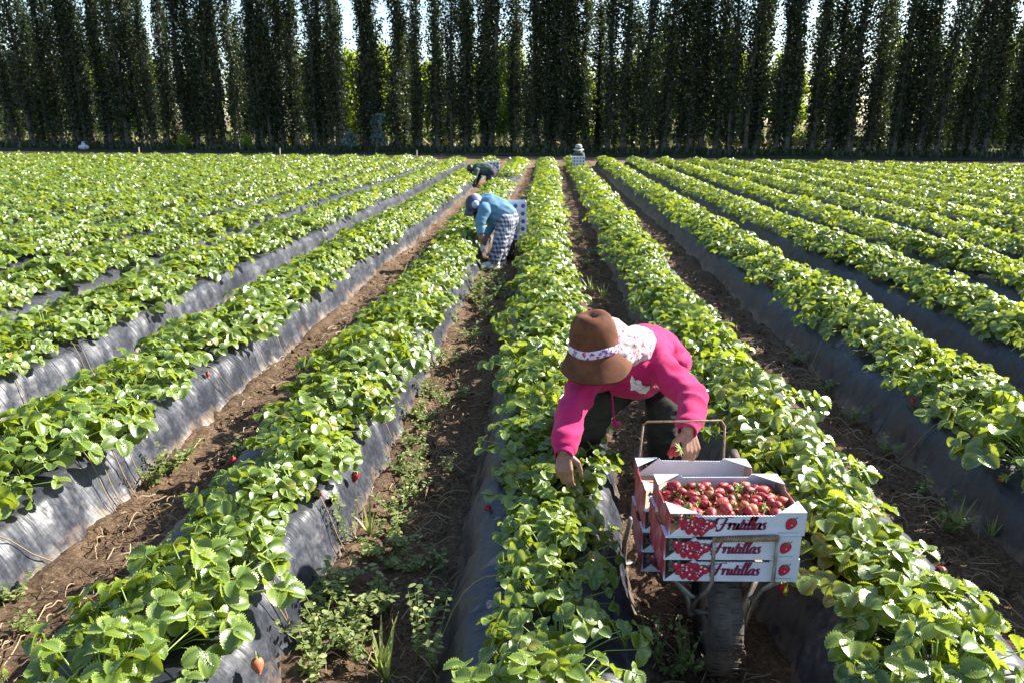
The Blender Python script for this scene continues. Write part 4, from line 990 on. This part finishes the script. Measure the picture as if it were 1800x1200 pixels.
    # neck scarf
    mb = MB(); mb.capsule(Q(1070, 612, 3.17), .098, Q(1092, 610, 3.2), .088); mb.capsule(Q(1090, 611, 3.2), .088, Q(1118, 607, 3.3), .088); mb.capsule(Q(1085, 622, 3.16), .075, Q(1106, 622, 3.19), .05); mb.capsule(Q(1072, 600, 3.2), .1, head, .09)
    me = remesh(mb, .006, 3); fold(me, .008, 7, seed=1); attach('neck_scarf', me, MAT['floral'], root)
    # hat
    ax = Vector(up*.93 - fw*.36 - rt*.12).normalized(); c = Q(1045, 614, 3.13); mb = MB()
    prof = [(.104, -.005), (.108, .006), (.106, .03), (.102, .07), (.094, .105), (.08, .138), (.062, .155), (.04, .157), (.02, .148), (.001, .142)]
    mb.lathe(prof, c - ax*.0, ax, 48, bump=lambda a_, i, rr: .004*math.sin(2*a_+.4)*(i > 3)); hat = mb.build('hat', MAT['hatfelt'], root)
    mb = MB(); pr = []
    for i in range(26):
        t = i/25; pr.append((.103+.052*t, .004 - .088*t**1.15 + 0.0024*(i % 2)))
    pr += [(.153, -.09), (.103, -.002)]
    mb.lathe(pr, c, ax, 64, bump=lambda a_, i, rr: .012*math.sin(2*a_+1.0)*max(0, (rr-.103)/.05) + .004*math.sin(5*a_)*max(0, (rr-.103)/.05)); mb.build('brim', MAT['hatfelt'], hat)
    mb = MB(); mb.lathe([(.1075, .0), (.1105, .004), (.111, .018), (.1095, .032), (.107, .036)], c, ax, 48, bump=lambda a_, i, rr: .003*math.sin(4*a_)); mb.build('hat_band', MAT['floralband'], hat)
    hp = wr + Vector(-up*.085 - fw*.1 - rt*.025)
    b = link(bpy.data.objects.new('strawberry', BERRIES[3][0])); b.location = P(1194, 789, 2.77); b.rotation_euler = (.4, .9, 0); b.scale = (1.25,)*3; link(bpy.data.objects.new('calyx', BERRIES[3][1]), b)
    tag(b, 'ripe red strawberry held in the right side hand of the picker in pink', 'strawberry')
    return tag(root, 'person in a magenta hoodie and brown brimmed hat bending over the near wheelbarrow and plants', 'person')
pink_picker()

def side_picker(name_label, zc, J, mats, hat_fn=None, voxel=.012, thick=1.0):
    "a bent picker built from joints read at one depth with small offsets"
    root = empty('person', tuple(P(*J['foot_a'][:2], zc + J['foot_a'][2]))); root.location.z = 0; o_ = Vector(root.location)
    Q = lambda k: P(J[k][0], J[k][1], zc + J[k][2]) - o_
    j = {k: Q(k) for k in J}; t = thick
    side = Vector((0, 1, 0))
    hf, hu = Vector(J.get('_f', (0, 0, 0))) , None
    mb = MB(); hdir = (j['head']-j['neck']).normalized(); face = Vector((-.25, -.25, -.95)); L, R_ = head_shape(mb, j['head'], face, hdir)
    mb.capsule(j['head'], .05, j['neck'], .055); mb.capsule(j['neck'], .06, j['chest'], .11*t); mb.capsule(j['chest'], .12*t, j['belly'], .12*t); mb.capsule(j['belly'], .12*t, j['pelvis'], .13*t)
    for s_ in 'ab':
        mb.capsule(j['chest'], .08, j['sh_'+s_], .055); mb.capsule(j['sh_'+s_], .048, j['el_'+s_], .038); mb.capsule(j['el_'+s_], .037, j['wr_'+s_], .026)
        hand(mb, j['wr_'+s_], (j['wr_'+s_]-j['el_'+s_]).normalized() + Vector((0, 0, -.3)), Vector((0, -1, .2)), 1 if s_ == 'a' else -1, 1.0, .5)
        mb.capsule(j['pelvis'], .1, j['hip_'+s_], .09); mb.capsule(j['hip_'+s_], .085, j['kn_'+s_], .058); mb.capsule(j['kn_'+s_], .055, j['foot_'+s_] + Vector((0, 0, .09)), .04); mb.capsule(j['foot_'+s_] + Vector((0, 0, .07)), .036, j['foot_'+s_] + Vector((-.12, -.05, .035)), .03)
    body = attach('body', remesh(mb, min(voxel, .006), 2), MAT['skin'], root); face_bits(body, L, R_)
    mb = MB(); mb.capsule(j['neck'], .085, j['chest'], .14*t); mb.capsule(j['chest'], .155*t, j['belly'], .165*t); mb.capsule(j['belly'], .165*t, j['belly'].lerp(j['pelvis'], .6), .165*t)
    for s_ in 'ab': mb.capsule(j['chest'], .1, j['sh_'+s_], .085); mb.capsule(j['sh_'+s_], .078, j['el_'+s_], .06); mb.capsule(j['el_'+s_], .058, j['el_'+s_].lerp(j['wr_'+s_], .9), .045)
    me = remesh(mb, voxel, 4); fold(me, .012, 5, seed=2); top = attach(mats[2], me, mats[0], root)
    mb = MB(); mb.capsule(j['pelvis'], .155*t, j['pelvis'].lerp(j['belly'], .25), .15*t)
    for s_ in 'ab': mb.capsule(j['pelvis'], .13, j['hip_'+s_], .125); mb.capsule(j['hip_'+s_], .12, j['kn_'+s_], .088); mb.capsule(j['kn_'+s_], .086, j['foot_'+s_] + Vector((0, 0, .1)), .07)
    me = remesh(mb, voxel, 4); fold(me, .01, 8, seed=4); attach('trousers', me, mats[1], root)
    for s_ in 'ab':
        mb = MB(); q = j['foot_'+s_]; mb.capsule(q + Vector((.03, 0, .06)), .05, q + Vector((-.13, -.05, .04)), .04); mb.ell(q + Vector((-.05, -.02, .015)), (.14, .055, .02)); attach('shoe', remesh(mb, .008, 2), mats[3], root)
    hat_fn(root, j, L, R_)
    return tag(root, name_label, 'person')
def cap_blue(root, j, L, R_):
    mb = MB(); mb.ell(L((0, -.012, .03)), (.093, .112, .092), R_, 18); h = attach('head_scarf', remesh(mb, .008, 3), MAT['navy'], root)
    mb = MB(); mb.capsule(L((0, -.06, .0)), .085, j['neck'], .085); mb.capsule(L((-.05, .0, .04)), .06, L((.05, 0, -.05)), .06); attach('neckerchief', remesh(mb, .008, 3), MAT['paleblue'], root)
    mb = MB(); mb.box(L((0, .12, .045)), (.15, .09, .012), R_); mb.build('visor', MAT['navy'], h)
    mb = MB(); mb.capsule(L((0, .03, -.05)), .07, L((0, .09, -.16)) + Vector((-.02, 0, -.12)), .035); attach('hair', remesh(mb, .008, 3), MAT['hair'], root)
JB = dict(head=(833, 360, -.1), neck=(846, 362, 0), chest=(858, 364, 0), belly=(876, 374, .02), pelvis=(889, 384, .05), sh_a=(851, 370, -.17), el_a=(844, 392, -.2), wr_a=(845, 409, -.2),
          sh_b=(853, 368, .17), el_b=(866, 395, .1), wr_b=(857, 411, .02), hip_a=(888, 392, -.06), kn_a=(879, 428, -.1), foot_a=(868, 472, -.08), hip_b=(892, 390, .18), kn_b=(888, 425, .2), foot_b=(880, 467, .2))
side_picker('person in a blue sweater and black and white plaid trousers bending left over the plants', 9.5, JB, (MAT['bluefleece'], MAT['plaid'], 'sweater', MAT['white']), cap_blue, .01, 1.08)
def cap_dark(root, j, L, R_):
    mb = MB(); mb.ell(L((0, -.01, .03)), (.093, .11, .09), R_, 16); mb.box(L((0, .11, .04)), (.15, .1, .015), R_); attach('cap', remesh(mb, .01, 2), MAT['hair'], root)
JC = dict(head=(827, 297, -.1), neck=(833, 297, 0), chest=(842, 297, 0), belly=(854, 298, .02), pelvis=(864, 302, .05), sh_a=(838, 301, -.17), el_a=(836, 311, -.2), wr_a=(832, 320, -.2),
          sh_b=(840, 300, .17), el_b=(843, 311, .2), wr_b=(839, 321, .2), hip_a=(864, 305, -.1), kn_a=(860, 318, -.15), foot_a=(860, 333, -.1), hip_b=(866, 305, .15), kn_b=(865, 318, .15), foot_b=(868, 332, .15))
side_picker('person in a dark green shirt bending left in the distance behind the picker in blue', 21.3, JC, (MAT['darkgreen'], MAT['darkcloth'], 'shirt', MAT['black']), cap_dark, .014, 1.1)
def hat_pale(root, j, L, R_):
    mb = MB(); c = j['head'] + Vector((0, 0, .03)); mb.lathe([(.19, -.02), (.16, .0), (.12, .02), (.115, .1), (.09, .15), (.03, .165), (.001, .166)], c, (0, -.15, 1), 24); mb.lathe([(.19, -.025), (.12, .01)], c, (0, -.15, 1), 24)
    h = mb.build('hat', simple('pale grey straw', (.42, .4, .36), (.3, .29, .27), .85), root); mb = MB(); mb.lathe([(.125, .025), (.128, .04), (.124, .065)], c, (0, -.15, 1), 24); mb.build('hat_band', MAT['navy'], h)
JD = dict(head=(1017, 264, 0), neck=(1017, 268, .12), chest=(1017, 272, .3), belly=(1018, 273, .5), pelvis=(1018, 274, .65), sh_a=(1011, 272, .2), el_a=(1009, 276, .1), wr_a=(1010, 280, 0),
          sh_b=(1023, 272, .2), el_b=(1025, 276, .1), wr_b=(1024, 280, 0), hip_a=(1014, 275, .7), kn_a=(1013, 279, .5), foot_a=(1014, 285, .6), hip_b=(1021, 275, .7), kn_b=(1022, 279, .5), foot_b=(1021, 285, .6))
side_picker('person in a pale banded hat crouching at the far end of the furrow', 25.6, JD, (MAT['darkgreen'], MAT['darkcloth'], 'shirt', MAT['black']), hat_pale, .016, 1.0)

# ---- crates beside the distant pickers (a patterned lining of dark round prints)
def far_crate(w_, d_, h_):
    root = empty('fruit_crate'); t = .006; mb = MB()
    for s_ in (-1, 1):
        mb.box((0, s_*(d_/2-t/2), h_/2), (w_, t, h_)); mb.box((s_*(w_/2-t/2), 0, h_/2), (t, d_-2*t-.001, h_))
    mb.box((0, 0, .005), (w_-2*t-.001, d_-2*t-.001, .006)); mb.build('tray', MAT['card'], root, False)
    pr = MB(); r = random.Random(5)
    for i in range(4):
        for s_ in (-1, 1):
            x_ = (i-1.5)*w_/4; flat(pr, star2d(x_, h_*.48, h_*.36, 6, r.uniform(0, 1), .65), s_*(d_/2+.0015), 0)
            cy = (i-1.5)*d_/4; pts = star2d(cy, h_*.48, h_*.33, 6, .3, .65); xx = s_*(w_/2+.0015); n = len(pts)
            pr.add([(xx, cy, h_*.48)]+[(xx, p[0], p[1]) for p in pts], [(0, 1+q, 1+(q+1) % n) for q in range(n)], 0)
    pr.build('printed_fruit', MAT['printblue'], root, False)
    return root
fc = far_crate(.4, .3, .098)
def far_load(x, y, z, n, rz, who, grp, first=False, tilt=0, leanx=0):
    global fc_used
    for i in range(n):
        o = fc if first and i == 0 else copy_tree(fc); o.location = (x + leanx*i, y+.01*(i % 2), z + i*.1); o.rotation_euler = (tilt, 0, rz+.02*(i % 3-1))
        pos = 'bottom' if i == 0 else ('top' if i == n-1 else ORD[i+1]+' from bottom')
        tag(o, 'blue printed crate, %s of the stack by the %s' % (pos, who), 'crate', grp)
def small_barrow(x, y, label):
    o = copy_tree(wb); o.location = (x, y, 0); o['label'] = label; return o
g = P(898, 402, 9.9)
far_load(g.x, g.y, .3, 5, .1, 'picker in blue', 'crates beside the picker in blue', True)
small_barrow(g.x-.01, g.y+.0, 'wheelbarrow under the crates beside the picker in blue')
g = P(866, 303, 21.9); far_load(g.x, g.y, .18, 5, .05, 'picker in dark green', 'crates beside the picker in dark green'); small_barrow(g.x, g.y, 'distant wheelbarrow under the crates beside the picker in dark green')
g = P(1017, 279, 24.6); far_load(g.x, g.y, .42, 3, .05, 'picker in the pale hat', 'crates before the picker in the pale hat')
